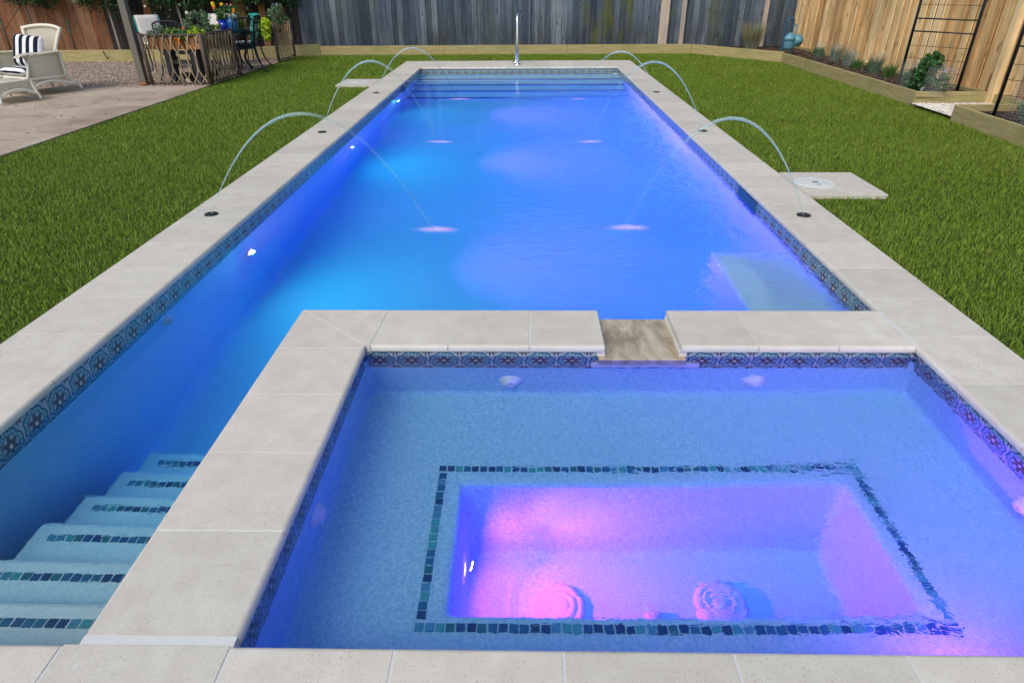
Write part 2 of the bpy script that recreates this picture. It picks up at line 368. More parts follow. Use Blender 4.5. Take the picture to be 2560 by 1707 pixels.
def blades_mesh(P, H, W, lean, name, mats, parent=None, spread=None):
    """P (n,3) bases; each blade: quad + tip triangle"""
    n = len(P); a = RNG.uniform(0, 2 * PI, n); u = np.stack([np.cos(a), np.sin(a), np.zeros(n)], 1)
    b = a + RNG.normal(PI / 2, .7, n); l = np.stack([np.cos(b), np.sin(b), np.zeros(n)], 1) if spread is None else spread
    H = H[:, None]; W = W[:, None]; ln = lean[:, None]
    z = np.array([0, 0, 1.])
    m = P + z * H * .55 + l * ln * H * .35; t = P + z * H + l * ln * H
    t = t - z * (ln ** 2) * H * .35
    V = np.stack([P - u * W / 2, P + u * W / 2, m + u * W * .42, m - u * W * .42, t], 1).reshape(-1, 3)
    i = np.arange(n)[:, None] * 5
    idx = np.concatenate([i, i + 1, i + 2, i + 3, i + 3, i + 2, i + 4], 1).ravel()
    return np_mesh(name, V, np.tile([4, 3], n), idx, mats, parent)
def leaf_cloud(name, C, R, n, size, mats, parent=None, shape='ell', aspect=1.7, mi=None, clump=0, down=0.0):
    """n folded leaves spread through ellipsoid(s) C,R (lists)"""
    C = np.atleast_2d(np.array(C, float)); R = np.atleast_2d(np.array(R, float))
    w = np.prod(R, 1) ** .7; k = RNG.choice(len(C), n, p=w / w.sum())
    d = RNG.normal(size=(n, 3)); d /= np.linalg.norm(d, axis=1)[:, None]
    rad = RNG.uniform(0, 1, n) ** .42
    if clump:
        cc = RNG.normal(size=(clump, 3)); cc /= np.linalg.norm(cc, axis=1)[:, None]; cc *= (RNG.uniform(.3, 1, clump) ** .5)[:, None]
        q = RNG.integers(0, clump, n); off = cc[q] + d * rad[:, None] * .33
    else: off = d * rad[:, None]
    P = C[k] + off * R[k]
    nrm = d + RNG.normal(size=(n, 3)) * .6 + np.array([0, 0, .5]); nrm /= np.linalg.norm(nrm, axis=1)[:, None]
    t = np.cross(nrm, RNG.normal(size=(n, 3))); t[:, 2] -= down; t /= np.linalg.norm(t, axis=1)[:, None]; s = np.cross(nrm, t)
    L = (size * RNG.uniform(.6, 1.3, n))[:, None]
    V = np.stack([P - t * L / 2, P + s * L / (2 * aspect) + nrm * L * .08, P + t * L / 2, P - s * L / (2 * aspect) + nrm * L * .08], 1).reshape(-1, 3)
    o = np_mesh(name, V, np.full(n, 4), np.arange(n * 4), mats, parent)
    if len(mats) > 1: o.data.polygons.foreach_set('material_index', RNG.integers(0, len(mats), n).astype(np.int32))
    return o

# ------------------------------------------------------------------ dimensions (metres; z=0 is the coping top)
XL, XR, YF = -2.037, 1.837, 13.63          # pool edges
OL, OR, OF = -2.505, 2.258, 14.77          # outer coping edges
SX0, SX1, SY0, SY1 = -.745, 1.837, 1.043, 2.60   # spa opening
WX, WY = -1.164, 2.986                     # outer faces of spa coping
ZP, ZS = -.128, -.064                      # water levels
OV = .022                                  # overhang of coping

# ------------------------------------------------------------------ swimming pool
pool = empty('swimming_pool', (0, 0, 0), 0, 'long rectangular swimming pool of blue water with pale limestone coping', 'swimming pool')
spa = empty('hot_tub_spa', (0, 0, 0), 0, 'raised-edge square spa in the foreground with violet lit footwell and mosaic trim', 'spa')

def shell(name, poly, z0, z1, m, parent, bev):
    bm = bmesh.new(); top = [bm.verts.new((x, y, z1)) for x, y in poly]; bot = [bm.verts.new((x, y, z0)) for x, y in poly]
    n = len(poly)
    for i in range(n):
        j = (i + 1) % n; bm.faces.new((top[i], top[j], bot[j], bot[i]))
    bm.faces.new(bot)
    bm.edges.ensure_lookup_table()
    es = [e for e in bm.edges if not (abs(e.verts[0].co.z - z1) < 1e-5 and abs(e.verts[1].co.z - z1) < 1e-5)]
    bmesh.ops.bevel(bm, geom=es, offset=bev, segments=5, affect='EDGES', profile=.5)
    bmesh.ops.recalc_face_normals(bm, faces=bm.faces)
    for f in bm.faces: f.normal_flip()
    return obj(name, bm, m, parent, smooth=False)
GX0, GX1 = .388, .742
ppoly = [(XL - OV, 1.02), (WX + OV, 1.02), (WX + OV, WY - OV), (XR + OV, WY - OV), (XR + OV, YF + OV), (XL - OV, YF + OV)]
shell('basin', ppoly, -1.32, -.122, 'pool_plaster', pool, .10)
spoly = [(SX0 - OV, SY0 - OV), (SX1 + OV, SY0 - OV), (SX1 + OV, SY1 + OV), (SX0 - OV, SY1 + OV)]
# spa: walls + bench ring with a footwell
def spa_shell():
    bm = bmesh.new(); x0, x1, y0, y1 = SX0 - OV, SX1 + OV, SY0 - OV, SY1 + OV; zb = -.47; zf = -1.0
    a, b, c, d = -.25, 1.32, 1.40, 2.00
    V = lambda x, y, z: bm.verts.new((x, y, z))
    T = [V(x0, y0, -.122), V(x1, y0, -.122), V(x1, y1, -.122), V(x0, y1, -.122)]
    B = [V(x0, y0, zb), V(x1, y0, zb), V(x1, y1, zb), V(x0, y1, zb)]
    I = [V(a, c, zb), V(b, c, zb), V(b, d, zb), V(a, d, zb)]
    F = [V(a + .03, c + .0, zf), V(b - .05, c + .0, zf), V(b - .05, d - .04, zf), V(a + .03, d - .04, zf)]
    for i in range(4):
        j = (i + 1) % 4
        bm.faces.new((T[i], T[j], B[j], B[i])); bm.faces.new((B[i], B[j], I[j], I[i])); bm.faces.new((I[i], I[j], F[j], F[i]))
    bm.faces.new(F); bm.edges.ensure_lookup_table()
    top = set(T); es = [e for e in bm.edges if not (e.verts[0] in top and e.verts[1] in top)]
    diag = [e for e in es if (e.verts[0] in B and e.verts[1] in I) or (e.verts[1] in B and e.verts[0] in I)]
    es = [e for e in es if e not in diag]
    bmesh.ops.bevel(bm, geom=es, offset=.035, segments=4, affect='EDGES', profile=.5)
    bmesh.ops.recalc_face_normals(bm, faces=bm.faces)
    for f in bm.faces: f.normal_flip(); f.smooth = True
    return obj('basin', bm, 'spa_plaster', spa)
spa_shell()

def tile_band(poly, z0, z1, parent, off=.004, name='waterline_tile', gap=None):
    bm = bmesh.new(); n = len(poly); c = 0.0
    for i in range(n):
        p, q = Vector(poly[i]), Vector(poly[(i + 1) % n]); d = (q - p); L = d.length; d.normalize()
        nr = Vector((-d.y, d.x)) * off  # inward for CCW polys
        spans = [(0, L, z1)]
        if gap == i:
            g = sorted(abs(x - p.x) for x in (GX0 - .005, GX1 + .005)); spans = [(0, g[0], z1), (g[0], g[1], -.12), (g[1], L, z1)]
        for s0, s1, zt in spans:
            u0 = s0 / .1545; u1 = s1 / .1545; vt = (zt - z0) / (z1 - z0); P0 = p + d * s0; Q0 = p + d * s1
            a, b = P0 + nr, Q0 + nr
            quad(bm, [(a.x, a.y, z0), (b.x, b.y, z0), (b.x, b.y, zt), (a.x, a.y, zt)], uv=[(u0, 0), (u1, 0), (u1, vt), (u0, vt)])
            quad(bm, [(P0.x, P0.y, z0), (Q0.x, Q0.y, z0), (b.x, b.y, z0), (a.x, a.y, z0)], uv=[(u0, .01)] * 4)
    return obj(name, bm, 'tile', parent)
tile_band([(XL - OV, 1.02), (WX + OV, 1.02), (WX + OV, WY - OV), (XR + OV, WY - OV), (XR + OV, YF + OV), (XL - OV, YF + OV)], -.200, -.036, pool, gap=2)
tile_band(spoly, -.195, -.036, spa, gap=2)

# coping stones: one mesh per pool / spa, joints between stones filled by grout
def stone(bm, poly, rnd, z1=0.0, th=.038, R=.017, gap=.0035):
    """poly: xy corners ccw; rnd: indices of edges with bullnose"""
    P = [Vector(p) for p in poly]; n = len(P); c = sum(P, Vector((0, 0))) / n
    Q = []
    for i in range(n):  # inset each edge by gap unless outer/bullnose
        a, b, d = P[i - 1], P[i], P[(i + 1) % n]
        g0 = 0 if ((i - 1) % n) in rnd else gap; g1 = 0 if i in rnd else gap
        e0 = (b - a).normalized(); e1 = (d - b).normalized(); n0 = Vector((-e0.y, e0.x)); n1 = Vector((-e1.y, e1.x))
        p0 = b + n0 * g0; p1 = b + n1 * g1; den = e0.x * e1.y - e0.y * e1.x
        t = ((p1 - p0).x * e1.y - (p1 - p0).y * e1.x) / den
        Q.append(p0 + e0 * t)
    dz = random.uniform(-.0006, .0006); lev = []
    for k in range(9):
        a = PI / 2 * k / 8; lev.append((R * (1 - math.sin(a)), -R * (1 - math.cos(a)), .0018 if k == 0 else 0.0))
    lev.append((0, -th + R * .8, 0.0))
    for k in range(1, 4):
        a = PI / 2 * k / 3; lev.append((R * .8 * (1 - math.cos(a)), -th + R * .8 * (1 - math.sin(a)), 0.0))
    if not rnd: lev = [(0, 0, .0018), (0, -.0018, 0.0), (0, -th, 0.0)]
    rings = []
    for d, z, ch in lev:
        ring = []
        for i in range(n):
            i0 = (i - 1) % n; a, b, c2 = Q[i0], Q[i], Q[(i + 1) % n]
            e0 = (b - a).normalized(); e1 = (c2 - b).normalized(); n0 = Vector((-e0.y, e0.x)); n1 = Vector((-e1.y, e1.x))
            p0 = b + n0 * (d if i0 in rnd else ch); p1 = b + n1 * (d if i in rnd else ch); den = e0.x * e1.y - e0.y * e1.x
            q = b if abs(den) < 1e-6 else p0 + e0 * (((p1 - p0).x * e1.y - (p1 - p0).y * e1.x) / den)
            ring.append(bm.verts.new((q.x, q.y, z1 + dz + z)))
        rings.append(ring)
    bm.faces.new(rings[0]); bm.faces.new(rings[-1][::-1])
    for ra, rb in zip(rings, rings[1:]):
        for i in range(n):
            f = bm.faces.new((ra[i], rb[i], rb[(i + 1) % n], ra[(i + 1) % n]))
bm = bmesh.new()
def frange(a, b, s):
    o = [a]
    while o[-1] + s * 1.3 < b: o.append(o[-1] + s)
    o.append(b); return o
# left side, from near to far corner (mitred)
YA = [.25 + .0] + [1.043] + [2.29 - .415 * 2, 2.29 - .415] + frange(2.29, YF, .4155)
YA = sorted(set(YA)); YA = [y for y in YA if y <= YF]; YA[-1] = YF
for a, b in zip(YA[1:], YA[2:]): stone(bm, [(OL, a), (XL, a), (XL, b), (OL, b)], [1])
for a, b in zip(YA[1:], YA[2:]): stone(bm, [(XR, a), (OR, a), (OR, b), (XR, b)], [3])
stone(bm, [(OL, YF), (XL, YF), (XL, YF + .001), (OL, OF)], []) if False else None
# far side, mitred ends
XF = [XL, -1.66, -1.22, -.775, -.335, .10, .54, .98, 1.42, XR]
stone(bm, [(OL, YF), (XL, YF), (OL, OF)], []); stone(bm, [(XR, YF), (OR, YF), (OR, OF)], [])
tops = [OL] + XF[1:-1] + [OR]
for i in range(len(XF) - 1):
    stone(bm, [(XF[i], YF), (XF[i + 1], YF), (tops[i + 1], OF), (tops[i], OF)], [0])
# near edge
XN = [OL, -2.06, -1.64, -1.20, -.755, -.33, .105, .54, .98, 1.41, 1.837, OR]
for a, b in zip(XN, XN[1:]): stone(bm, [(a, .25), (b, .25), (b, 1.043), (a, 1.043)], [2] if b < -1.1 or (a > -.8 and b < 2.0) else [])
obj('coping', bm, 'stone', pool)
bm = bmesh.new()
for (x0, x1, y0, y1) in ((OL + .002, XL - .009, .27, OF - .01), (XR + .009, OR - .002, .27, OF - .01)): bx(bm, x0, x1, y0, y1, -.035, -.0022)
bx(bm, XL - .009, XR + .009, YF + .009, OF - .003, -.035, -.0022); bx(bm, XL - .009, XR + .009, .27, 1.043 - .009, -.035, -.0022)
obj('coping_grout', bm, 'grout', pool)
# spa coping: left leg, far strip with spillway gap
bm = bmesh.new(); LY = [1.062, 1.435, 1.815, 2.196, 2.576]
for a, b in zip(LY, LY[1:]): stone(bm, [(WX, a), (SX0, a), (SX0, b), (WX, b)], [1, 3])
stone(bm, [(WX, 2.576), (SX0, 2.576), (SX0, 2.60), (WX, WY)], [3, 1] if False else [3])
GX0, GX1 = .388, .742
XT = [WX, -.700, -.323, .035, GX0]; XB = [SX0, -.745 + .022, -.355, .03, GX0]
stone(bm, [(SX0, SY1), (-.722, SY1), (-.700, WY), (WX, WY)], [2])
for i in range(1, 4): stone(bm, [(XB[i], SY1), (XB[i + 1], SY1), (XT[i + 1], WY), (XT[i], WY)], [0, 2])
obj('coping', bm, 'stone', spa); bm = bmesh.new()
XQ = [GX1, 1.105, 1.48, XR - .004]
for a, b in zip(XQ, XQ[1:]): stone(bm, [(a, SY1), (b, SY1), (b, WY), (a, WY)], [0, 2])
obj('coping', bm, 'stone', spa)
bm = bmesh.new(); bx(bm, WX + .009, SX0 - .009, 1.036, WY - .009, -.035, -.0024)
bx(bm, SX0 - .009, GX0 - .004, SY1 + .009, WY - .009, -.035, -.0024); bx(bm, GX1 + .004, XR + .012, SY1 + .009, WY - .009, -.035, -.0024)
bx(bm, WX + .006, SX0 - .006, 1.036, 1.066, -.034, -.0012)
obj('coping_grout', bm, 'grout', spa)
# spillway
bm = bmesh.new(); bx(bm, GX0 - .03, GX1 + .03, SY1 - .018, WY + .012, -.119, -.061, bev=.006); obj('spillway', bm, 'wet_stone', spa)
bm = bmesh.new(); bx(bm, GX0 - .035, GX0 + .002, SY1 + .012, WY - .012, -.0605, -.0375); obj('spillway_cheek', bm, 'stone', spa); bm = bmesh.new(); bx(bm, GX1 - .002, GX1 + .035, SY1 + .012, WY - .012, -.0605, -.0375)
obj('spillway_cheek', bm, 'stone', spa)
bm = bmesh.new(); bx(bm, GX0 - .06, GX1 + .10, SY1 + .004, SY1 + .018, -.172, -.126, bev=.003); obj('spillway_trim', bm, 'grout', spa)

# pool steps far end
ys = [13.16, 12.70, 12.24, 11.80]; zs = [-.36, -.60, -.84, -1.08]
for i, (y, z) in enumerate(zip(ys, zs)):
    bm = bmesh.new(); bx(bm, XL - .03 - i * .002, XR + .03 + i * .002, y, YF + .04 + i * .002, -1.33, z - .0, bev=.015); st = obj('step', bm, 'pool_plaster', pool)
    bm = bmesh.new(); bx(bm, XL - OV, XR + OV, y - .008, y + .03, z - .10, z + .002, bev=.002); obj('lit_riser_strip', bm, 'lit_riser', st)  # added blue strip: lamp light on the riser painted in, with an assumed trim
# steps by the spa, rising towards the viewer
NS = [(-.20, 1.30), (-.35, 1.54), (-.50, 1.79), (-.65, 2.03), (-.80, 2.27), (-.95, 2.50)]
bmm = bmesh.new()
def mosaic_row(bm, a, b, z, s=.0345, gap=.006):
    a, b = Vector(a), Vector(b); L = (b - a).length; n = max(1, int(L / s)); d = (b - a) / n
    ang = math.atan2(d.y, d.x)
    for i in range(n):
        c = a + d * (i + .5)
        add_box(bm, (c.x + random.uniform(-.0012, .0012), c.y + random.uniform(-.0012, .0012), z + .001), (d.length - gap, .030, .006), rot=(0, 0, ang + random.uniform(-.03, .03)))
for i, (z, y) in enumerate(NS):
    bm = bmesh.new(); bx(bm, -1.87 - i * .003, WX + .05, .99 - i * .002, y, -1.34, z, bev=.018); LASTSTEP = obj('step', bm, 'pool_plaster', pool)
    bmm = bmesh.new(); mosaic_row(bmm, (-1.86 + .05, y - .075), (WX + .01, y - .075), z); obj('mosaic_trim', bmm, 'mosaic', LASTSTEP)
# shallow ledge in the corner behind the spa
bm = bmesh.new(); bx(bm, 1.335, XR + .04, WY - .06, 4.30, -1.34, -.33, bev=.02); obj('ledge', bm, 'white_plaster' if 'white_plaster' in MT else 'pool_plaster', pool)
# spa mosaic rectangle
bmm = bmesh.new(); zb = -.469
mosaic_row(bmm, (-.355, 1.345), (1.405, 1.345), zb); mosaic_row(bmm, (-.355, 2.085), (1.405, 2.085), zb)
mosaic_row(bmm, (-.335, 1.372), (-.335, 2.06), zb); mosaic_row(bmm, (1.385, 1.372), (1.385, 2.06), zb)
obj('mosaic_trim', bmm, 'mosaic', spa)

# underwater lamps
def pool_light(parent, x, y, z, r=.075):
    Mx = Matrix.Translation((x, y, z)) @ Matrix.Rotation(PI / 2, 4, 'Y')
    bm = bmesh.new(); lathe(bm, [(r * .62, .012), (r * .7, .018), (r, .012), (r * 1.08, 0)], 28, Mx); o = obj('pool_light', bm, 'white_plastic', parent, True)
    bm = bmesh.new(); lathe(bm, [(0, .020), (r * .3, .018), (r * .62, .010)], 20, Mx); l = obj('lens', bm, 'lens', o, True)
    return o
def lamp(x, y, z, power, col, size=.10, rz=0.0, tilt=0.0, spread=PI):
    L = bpy.data.lights.new('underwater_lamp', 'AREA'); L.shape = 'DISK'; L.size = size; L.energy = power; L.color = col; L.spread = spread
    o = bpy.data.objects.new('underwater_lamp', L); COL.objects.link(o); o.location = (x, y, z)
    o.rotation_euler = (0, -PI / 2 + tilt, rz)
    return o
LP_COL = (.02, .64, .60); LAMP_W = 12
for y in (4.45, 7.68, 10.83):
    pool_light(pool, XL - OV + .002, y, -.50)
    far = y > 10
    lamp(XL - OV + .035, y, -.50, LAMP_W * (.6 if far else 1), LP_COL, size=.04, rz=-.5 if far else (-.18 if y < 5 else 0))
    lamp(XL - OV + .040, y, -.50, (120 if y < 5 else 185), (1.0, .05, .34), spread=math.radians(72), tilt=-.12, size=.05, rz=-.12 if far else (.28 if y < 5 else .10))
pool_light(spa, -.245, 1.76, -.80)
lamp(-.245 + .045, 1.76, -.77, 8.5, (.60, .03, 1.0), rz=-.15, tilt=.10, size=.04)
lamp(-.245 + .050, 1.74, -.77, 9, (.60, .02, 1.0), rz=-.08, tilt=.17, spread=math.radians(85), size=.04)
lamp(-.245 + .040, 1.78, -.80, 6.5, (.55, .06, 1.0), rz=.02, tilt=-.33, spread=math.radians(80), size=.05)
o = pool_light(spa, 0, 0, 0, .05); o.location = (1.30, SY0 - OV + .002, -.27); o.rotation_euler = (0, 0, PI / 2)  # added second spa fixture, unseen behind the near coping
lamp(1.30, SY0 - OV + .035, -.27, 4.2, (.70, .07, 1.0), rz=PI / 2 - .15, size=.05)  # added lamp, throws violet on the far and right spa walls
def eyeball(parent, M, r=.045, name='return_fitting'):
    bm = bmesh.new(); lathe(bm, [(r * 1.25, 0), (r * 1.2, .006), (r * .9, .010), (r * .82, .022), (r * .5, .034), (r * .22, .036), (r * .20, .02)], 24, M)
    o = obj(name, bm, 'white_plastic', parent, True)
    bm = bmesh.new(); lathe(bm, [(0, .026), (r * .2, .026), (r * .2, .024)], 12, M); obj('opening', bm, 'black_plastic', o, True)
Rx = Matrix.Rotation(PI / 2, 4, 'Y'); Rnx = Matrix.Rotation(-PI / 2, 4, 'Y'); Rny = Matrix.Rotation(PI / 2, 4, 'X')
eyeball(pool, Matrix.Translation((XL - OV, 3.235, -.30)) @ Rx)
eyeball(spa, Matrix.Translation((-.06, SY1 + OV, -.34)) @ Rny, name='jet_nozzle'); eyeball(spa, Matrix.Translation((1.127, SY1 + OV, -.34)) @ Rny, name='jet_nozzle')
eyeball(spa, Matrix.Translation((SX0 - OV, 1.73, -.33)) @ Rx, name='jet_nozzle'); eyeball(spa, Matrix.Translation((SX1 + OV, 1.775, -.33)) @ Rnx, name='jet_nozzle')
for x, y, r in ((.15, 1.70, .105), (.79, 1.71, .105), (.517, 1.66, .03)):
    bm = bmesh.new(); pr = [(r, 0), (r * 1.0, .006), (r * .93, .018), (r * .78, .024), (r * .72, .020), (r * .66, .020), (r * .60, .027), (r * .5, .028), (r * .44, .023), (r * .38, .023), (r * .32, .028), (r * .15, .03), (0, .03)]
    lathe(bm, pr, 28, Matrix.Translation((x, y, -1.0))); obj('drain_cover', bm, 'drain_plastic', spa)
for x, s, y0, y1 in ((XL - OV, 1, 11.35, 11.95), (XR + OV, -1, 4.97, 5.45)):
    bm = bmesh.new(); bx(bm, min(x, x + s * .012), max(x, x + s * .012), y0, y1, -.21, -.05); obj('skimmer_opening', bm, 'skim' if 'skim' in MT else 'meter_pipe', pool)

# water bodies (closed, sides inside the walls)
def water(name, poly, z, m, label):
    bm = bmesh.new(); top = [bm.verts.new((x, y, z)) for x, y in poly]; bot = [bm.verts.new((x, y, -1.7)) for x, y in poly]; n = len(poly)
    bm.faces.new(top); bm.faces.new(bot[::-1])
    for i in range(n): bm.faces.new((top[i], bot[i], bot[(i + 1) % n], top[(i + 1) % n]))
    bmesh.ops.recalc_face_normals(bm, faces=bm.faces)
    o = obj(name, bm, m); tag(o, label, None, None, 'structure'); return o
e = .025
water('pool_water', [(XL - OV - e, .99), (WX + OV + e, .99), (WX + OV + e, WY - OV - e), (XR + OV + e, WY - OV - e), (XR + OV + e, YF + OV + e), (XL - OV - e, YF + OV + e)], ZP, 'pool_water', 'blue pool water')
water('spa_water', [(SX0 - OV - e, SY0 - OV - e), (SX1 + OV + e, SY0 - OV - e), (SX1 + OV + e, SY1 + OV + e), (SX0 - OV - e, SY1 + OV + e)], ZS, 'spa_water', 'violet spa water')

# ------------------------------------------------------------------ laminar jets
jets = [(-2.315, 4.54, -.675, 4.56, .71, 'near left coping stones, tallest arc on the left'), (-2.30, 7.47, -.993, 7.54, .74, 'middle of left coping'), (-2.27, 10.37, -1.035, 10.58, .62, 'far left coping beside the skimmer slab'),
        (2.035, 4.51, .762, 4.60, .67, 'near right coping by the round skimmer lid'), (2.025, 7.47, .743, 7.52, .72, 'middle of right coping'), (2.018, 10.33, .819, 10.53, .56, 'far right coping near the handrail end')]
for x0, y0, x1, y1, h, wh in jets:
    root = empty('water_jet', (x0, y0, 0), 0, 'thin arching water jet rising from the ' + wh, 'water jet', 'arching water jets along the pool')
    bm = bmesh.new(); pts = []; rs = []; N = 44
    for i in range(N + 1):
        t = i / N; X = (x1 - x0) * t; Y = (y1 - y0) * t
        # parabola through z=0 at start, apex h, ZP at end
        A = h * 2 * (1 + math.sqrt(1 - ZP / h)); z = A * t - (A - ZP) * t * t
        pts.append((X, Y, z)); rs.append(.0025 + .0095 * min(1, t * 2.1) + .003 * math.sin(i * 2.1) * t * t)
    tube(bm, pts, rs, 8, cap=False); obj('stream', bm, 'stream', root, True)
    bm = bmesh.new(); lathe(bm, [(0, .004), (.008, .004), (.009, .009), (.03, .010), (.046, .008), (.05, .0012)], 24); obj('nozzle_cap', bm, 'black_plastic', root, True)
    bm = bmesh.new(); lathe(bm, [(0, .004), (.08, .003), (.16, .002), (.30, .001)], 32, Matrix.Diagonal((1, .5, 1, 1)))
    o = obj('splash', bm, 'lit_foam', root, True); o.location = (x1 - x0 + .03, y1 - y0, ZP + .003); k = (1.0 if x0 < 0 else .8) * random.uniform(.85, 1.1); o.scale = (k, k * .9, 1); o.rotation_euler = (0, 0, random.uniform(-.3, .3))

# ------------------------------------------------------------------ handrail
hr = empty('pool_handrail', (-.13, 14.05, 0), 0, 'polished steel loop handrail standing on the far coping', 'handrail')
bm = bmesh.new()
path = [(0, .0, 0), (0, 0, .30), (0, .02, .6), (0, .05, .78), (0, .12, .89), (0, .22, .925), (0, .32, .87), (-.01, .40, .72), (-.025, .44, .5), (-.03, .45, .2), (-.03, .45, 0)]
def smooth_path(P, k=6):
    P = [Vector(p) for p in P]; o = []
    for i in range(len(P) - 1):
        a = P[max(i - 1, 0)]; b = P[i]; c = P[i + 1]; d = P[min(i + 2, len(P) - 1)]
        for j in range(k):
            t = j / k; o.append(.5 * ((2 * b) + (c - a) * t + (2 * a - 5 * b + 4 * c - d) * t * t + (3 * b - a - 3 * c + d) * t ** 3))
    o.append(P[-1]); return o
tube(bm, smooth_path(path), .024, 14); obj('rail_tube', bm, 'chrome', hr, True)
for y in (0, .45):
    bm = bmesh.new(); lathe(bm, [(.024, .03), (.05, .022), (.075, .010), (.078, 0)], 24, Matrix.Translation((0 if y == 0 else -.03, y, 0))); obj('escutcheon', bm, 'chrome', hr, True)

# ------------------------------------------------------------------ skimmer slabs
def slab(x0, x1, y0, y1, lid, label):
    r = empty('skimmer_slab', ((x0 + x1) / 2, (y0 + y1) / 2, 0), 0, label, 'slab', 'skimmer slabs beside the coping')
    cx, cy = (x0 + x1) / 2, (y0 + y1) / 2
    bm = bmesh.new(); xm = (x0 + x1) / 2
    stone(bm, [(x0 - cx, y0 - cy), (xm - cx, y0 - cy), (xm - cx, y1 - cy), (x0 - cx, y1 - cy)], [])
    stone(bm, [(xm - cx, y0 - cy), (x1 - cx, y0 - cy), (x1 - cx, y1 - cy), (xm - cx, y1 - cy)], []); bx(bm, x0 + .005 - cx, x1 - .005 - cx, y0 + .005 - cy, y1 - .005 - cy, -.035, -.003)
    obj('slab', bm, 'stone', r)
    M = Matrix.Translation((lid[0] - cx, lid[1] - cy, 0))
    bm = bmesh.new(); lathe(bm, [(0, .007), (.08, .006), (.118, .005), (.122, .003), (.128, .003), (.132, .006), (.160, .006), (.166, .001)], 40, M); o = obj('skimmer_lid', bm, 'lid_plastic', r, True)
    bm = bmesh.new(); bx(bm, -.022 + lid[0] - cx, .022 + lid[0] - cx, -.012 + lid[1] - cy, .012 + lid[1] - cy, .006, .0085); bx(bm, -.008 + lid[0] - cx, .018 + lid[0] - cx, -.075 + lid[1] - cy, -.062 + lid[1] - cy, .005, .0078); obj('finger_hole', bm, 'black_plastic', o)
slab(OR + .002, 2.90, 5.02, 5.70, (2.45, 5.36), 'pale stone slab with round white skimmer lid on the right lawn')
slab(-3.12, OL - .002, 11.20, 11.98, (-2.80, 11.6), 'pale stone slab jutting into the left lawn far up the pool')

# ------------------------------------------------------------------ ground sheets
def sheet(name, polys, z, m, kind='structure', label=None):
    bm = bmesh.new()
    for p in polys: bm.faces.new([bm.verts.new((x, y, z)) for x, y in p])
    o = obj(name, bm, m); tag(o, label, None, None, kind); return o
B = 60
gx0, gx1, gy0, gy1 = OL + .03, OR - .03, .28, OF - .03
sheet('ground', [[(-B, -B), (B, -B), (B, gy0), (-B, gy0)], [(-B, gy1), (B, gy1), (B, B), (-B, B)], [(-B, gy0), (gx0, gy0), (gx0, gy1), (-B, gy1)], [(gx1, gy0), (B, gy0), (B, gy1), (gx1, gy1)]], -.062, 'turf_base', label='soil below the garden')
PX = -5.275
TIM = [(-13.0, 15.13), (-7.2, 15.22), (-6.1, 15.72), (-4.8, 16.40), (3.92, 16.42), (5.36, 14.50), (5.30, 9.22), (6.26, 9.18)]
lawn_polys = [[(PX - .012, .3), (OL - .001, .3), (OL - .001, OF), (PX - .012, OF)], [(OR + .001, .3), (5.22, .3), (5.30, 9.22), (5.34, 14.5), (OR + .001, OF)],
              [(PX, OF), (OL, OF), (OR, OF), (5.34, 14.5), (3.9, 16.4), (-4.8, 16.4), (PX, 16.15)]]
sheet('lawn', lawn_polys, -.042, 'turf_base', label='ground of the lawn')
sheet('pool_deck', [[(-9, -6), (7, -6), (7, .249), (-9, .249)]], -.004, 'concrete', label='deck behind the viewer')
bm = bmesh.new(); bx(bm, -14, PX - .013, .25, 11.27, -.10, -.012); o = obj('patio', bm, 'concrete'); tag(o, None, None, None, 'structure')
sheet('gravel_ground', [[(-14, 11.27), (PX, 11.27), (PX, 16.3), (-6, 15.8), (-14, 15.3)]], -.012, 'gravel')
# loose gravel stones on top
n = 9000; gp = np.stack([RNG.uniform(-12.5, PX - .02, n), RNG.uniform(11.3, 15.25, n), np.full(n, -.012)], 1)
def pebbles(name, P, s, mat, label):
    n = len(P); base = np.array([(1, 0, 0), (0, 1, 0), (-1, 0, 0), (0, -1, 0), (0, 0, .75), (0, 0, -.3)], float)
    sc = s * RNG.uniform(.5, 1.3, (n, 1, 1)); V = base[None] * sc * RNG.uniform(.6, 1.2, (n, 6, 1)); a = RNG.uniform(0, 6.3, n); c, q = np.cos(a), np.sin(a)
    X = V[:, :, 0] * c[:, None] - V[:, :, 1] * q[:, None]; Y = V[:, :, 0] * q[:, None] + V[:, :, 1] * c[:, None]
    V = np.stack([X, Y, V[:, :, 2]], 2) + P[:, None]
    f = np.array([(0, 1, 4), (1, 2, 4), (2, 3, 4), (3, 0, 4), (1, 0, 5), (2, 1, 5), (3, 2, 5), (0, 3, 5)]); F = (f[None] + np.arange(n)[:, None, None] * 6).reshape(-1)
    o = np_mesh(name, V.reshape(-1, 3), np.full(n * 8, 3), F, [mat]); tag(o, label, 'gravel', None, 'stuff'); return o
t = NT('pebble'); r = t.isl(); t.bsdf(Base_Color=t.ramp(r, [(0, (.10, .07, .05)), (.25, (.36, .27, .2)), (.6, (.50, .42, .34)), (.9, (.62, .57, .5))]), Roughness=.9); MT['pebble'] = t.m
t = NT('white_pebble'); r = t.isl(); t.bsdf(Base_Color=t.ramp(r, [(0, (.55, .5, .42)), (.5, (.74, .72, .66)), (1, (.82, .81, .77))]), Roughness=.8); MT['white_pebble'] = t.m
pebbles('gravel', gp, .014, 'pebble', 'tan pea gravel under the dining furniture')
sheet('path', [[(5.22, 8.1), (6.3, 8.1), (6.3, 9.3), (5.28, 9.3)]], .012, 'white_gravel')
n = 2600; pebbles('white_gravel', np.stack([RNG.uniform(5.24, 6.28, n), RNG.uniform(8.2, 9.16, n), np.full(n, .014)], 1), .017, 'white_pebble', 'white stone chips between the two timber beds')
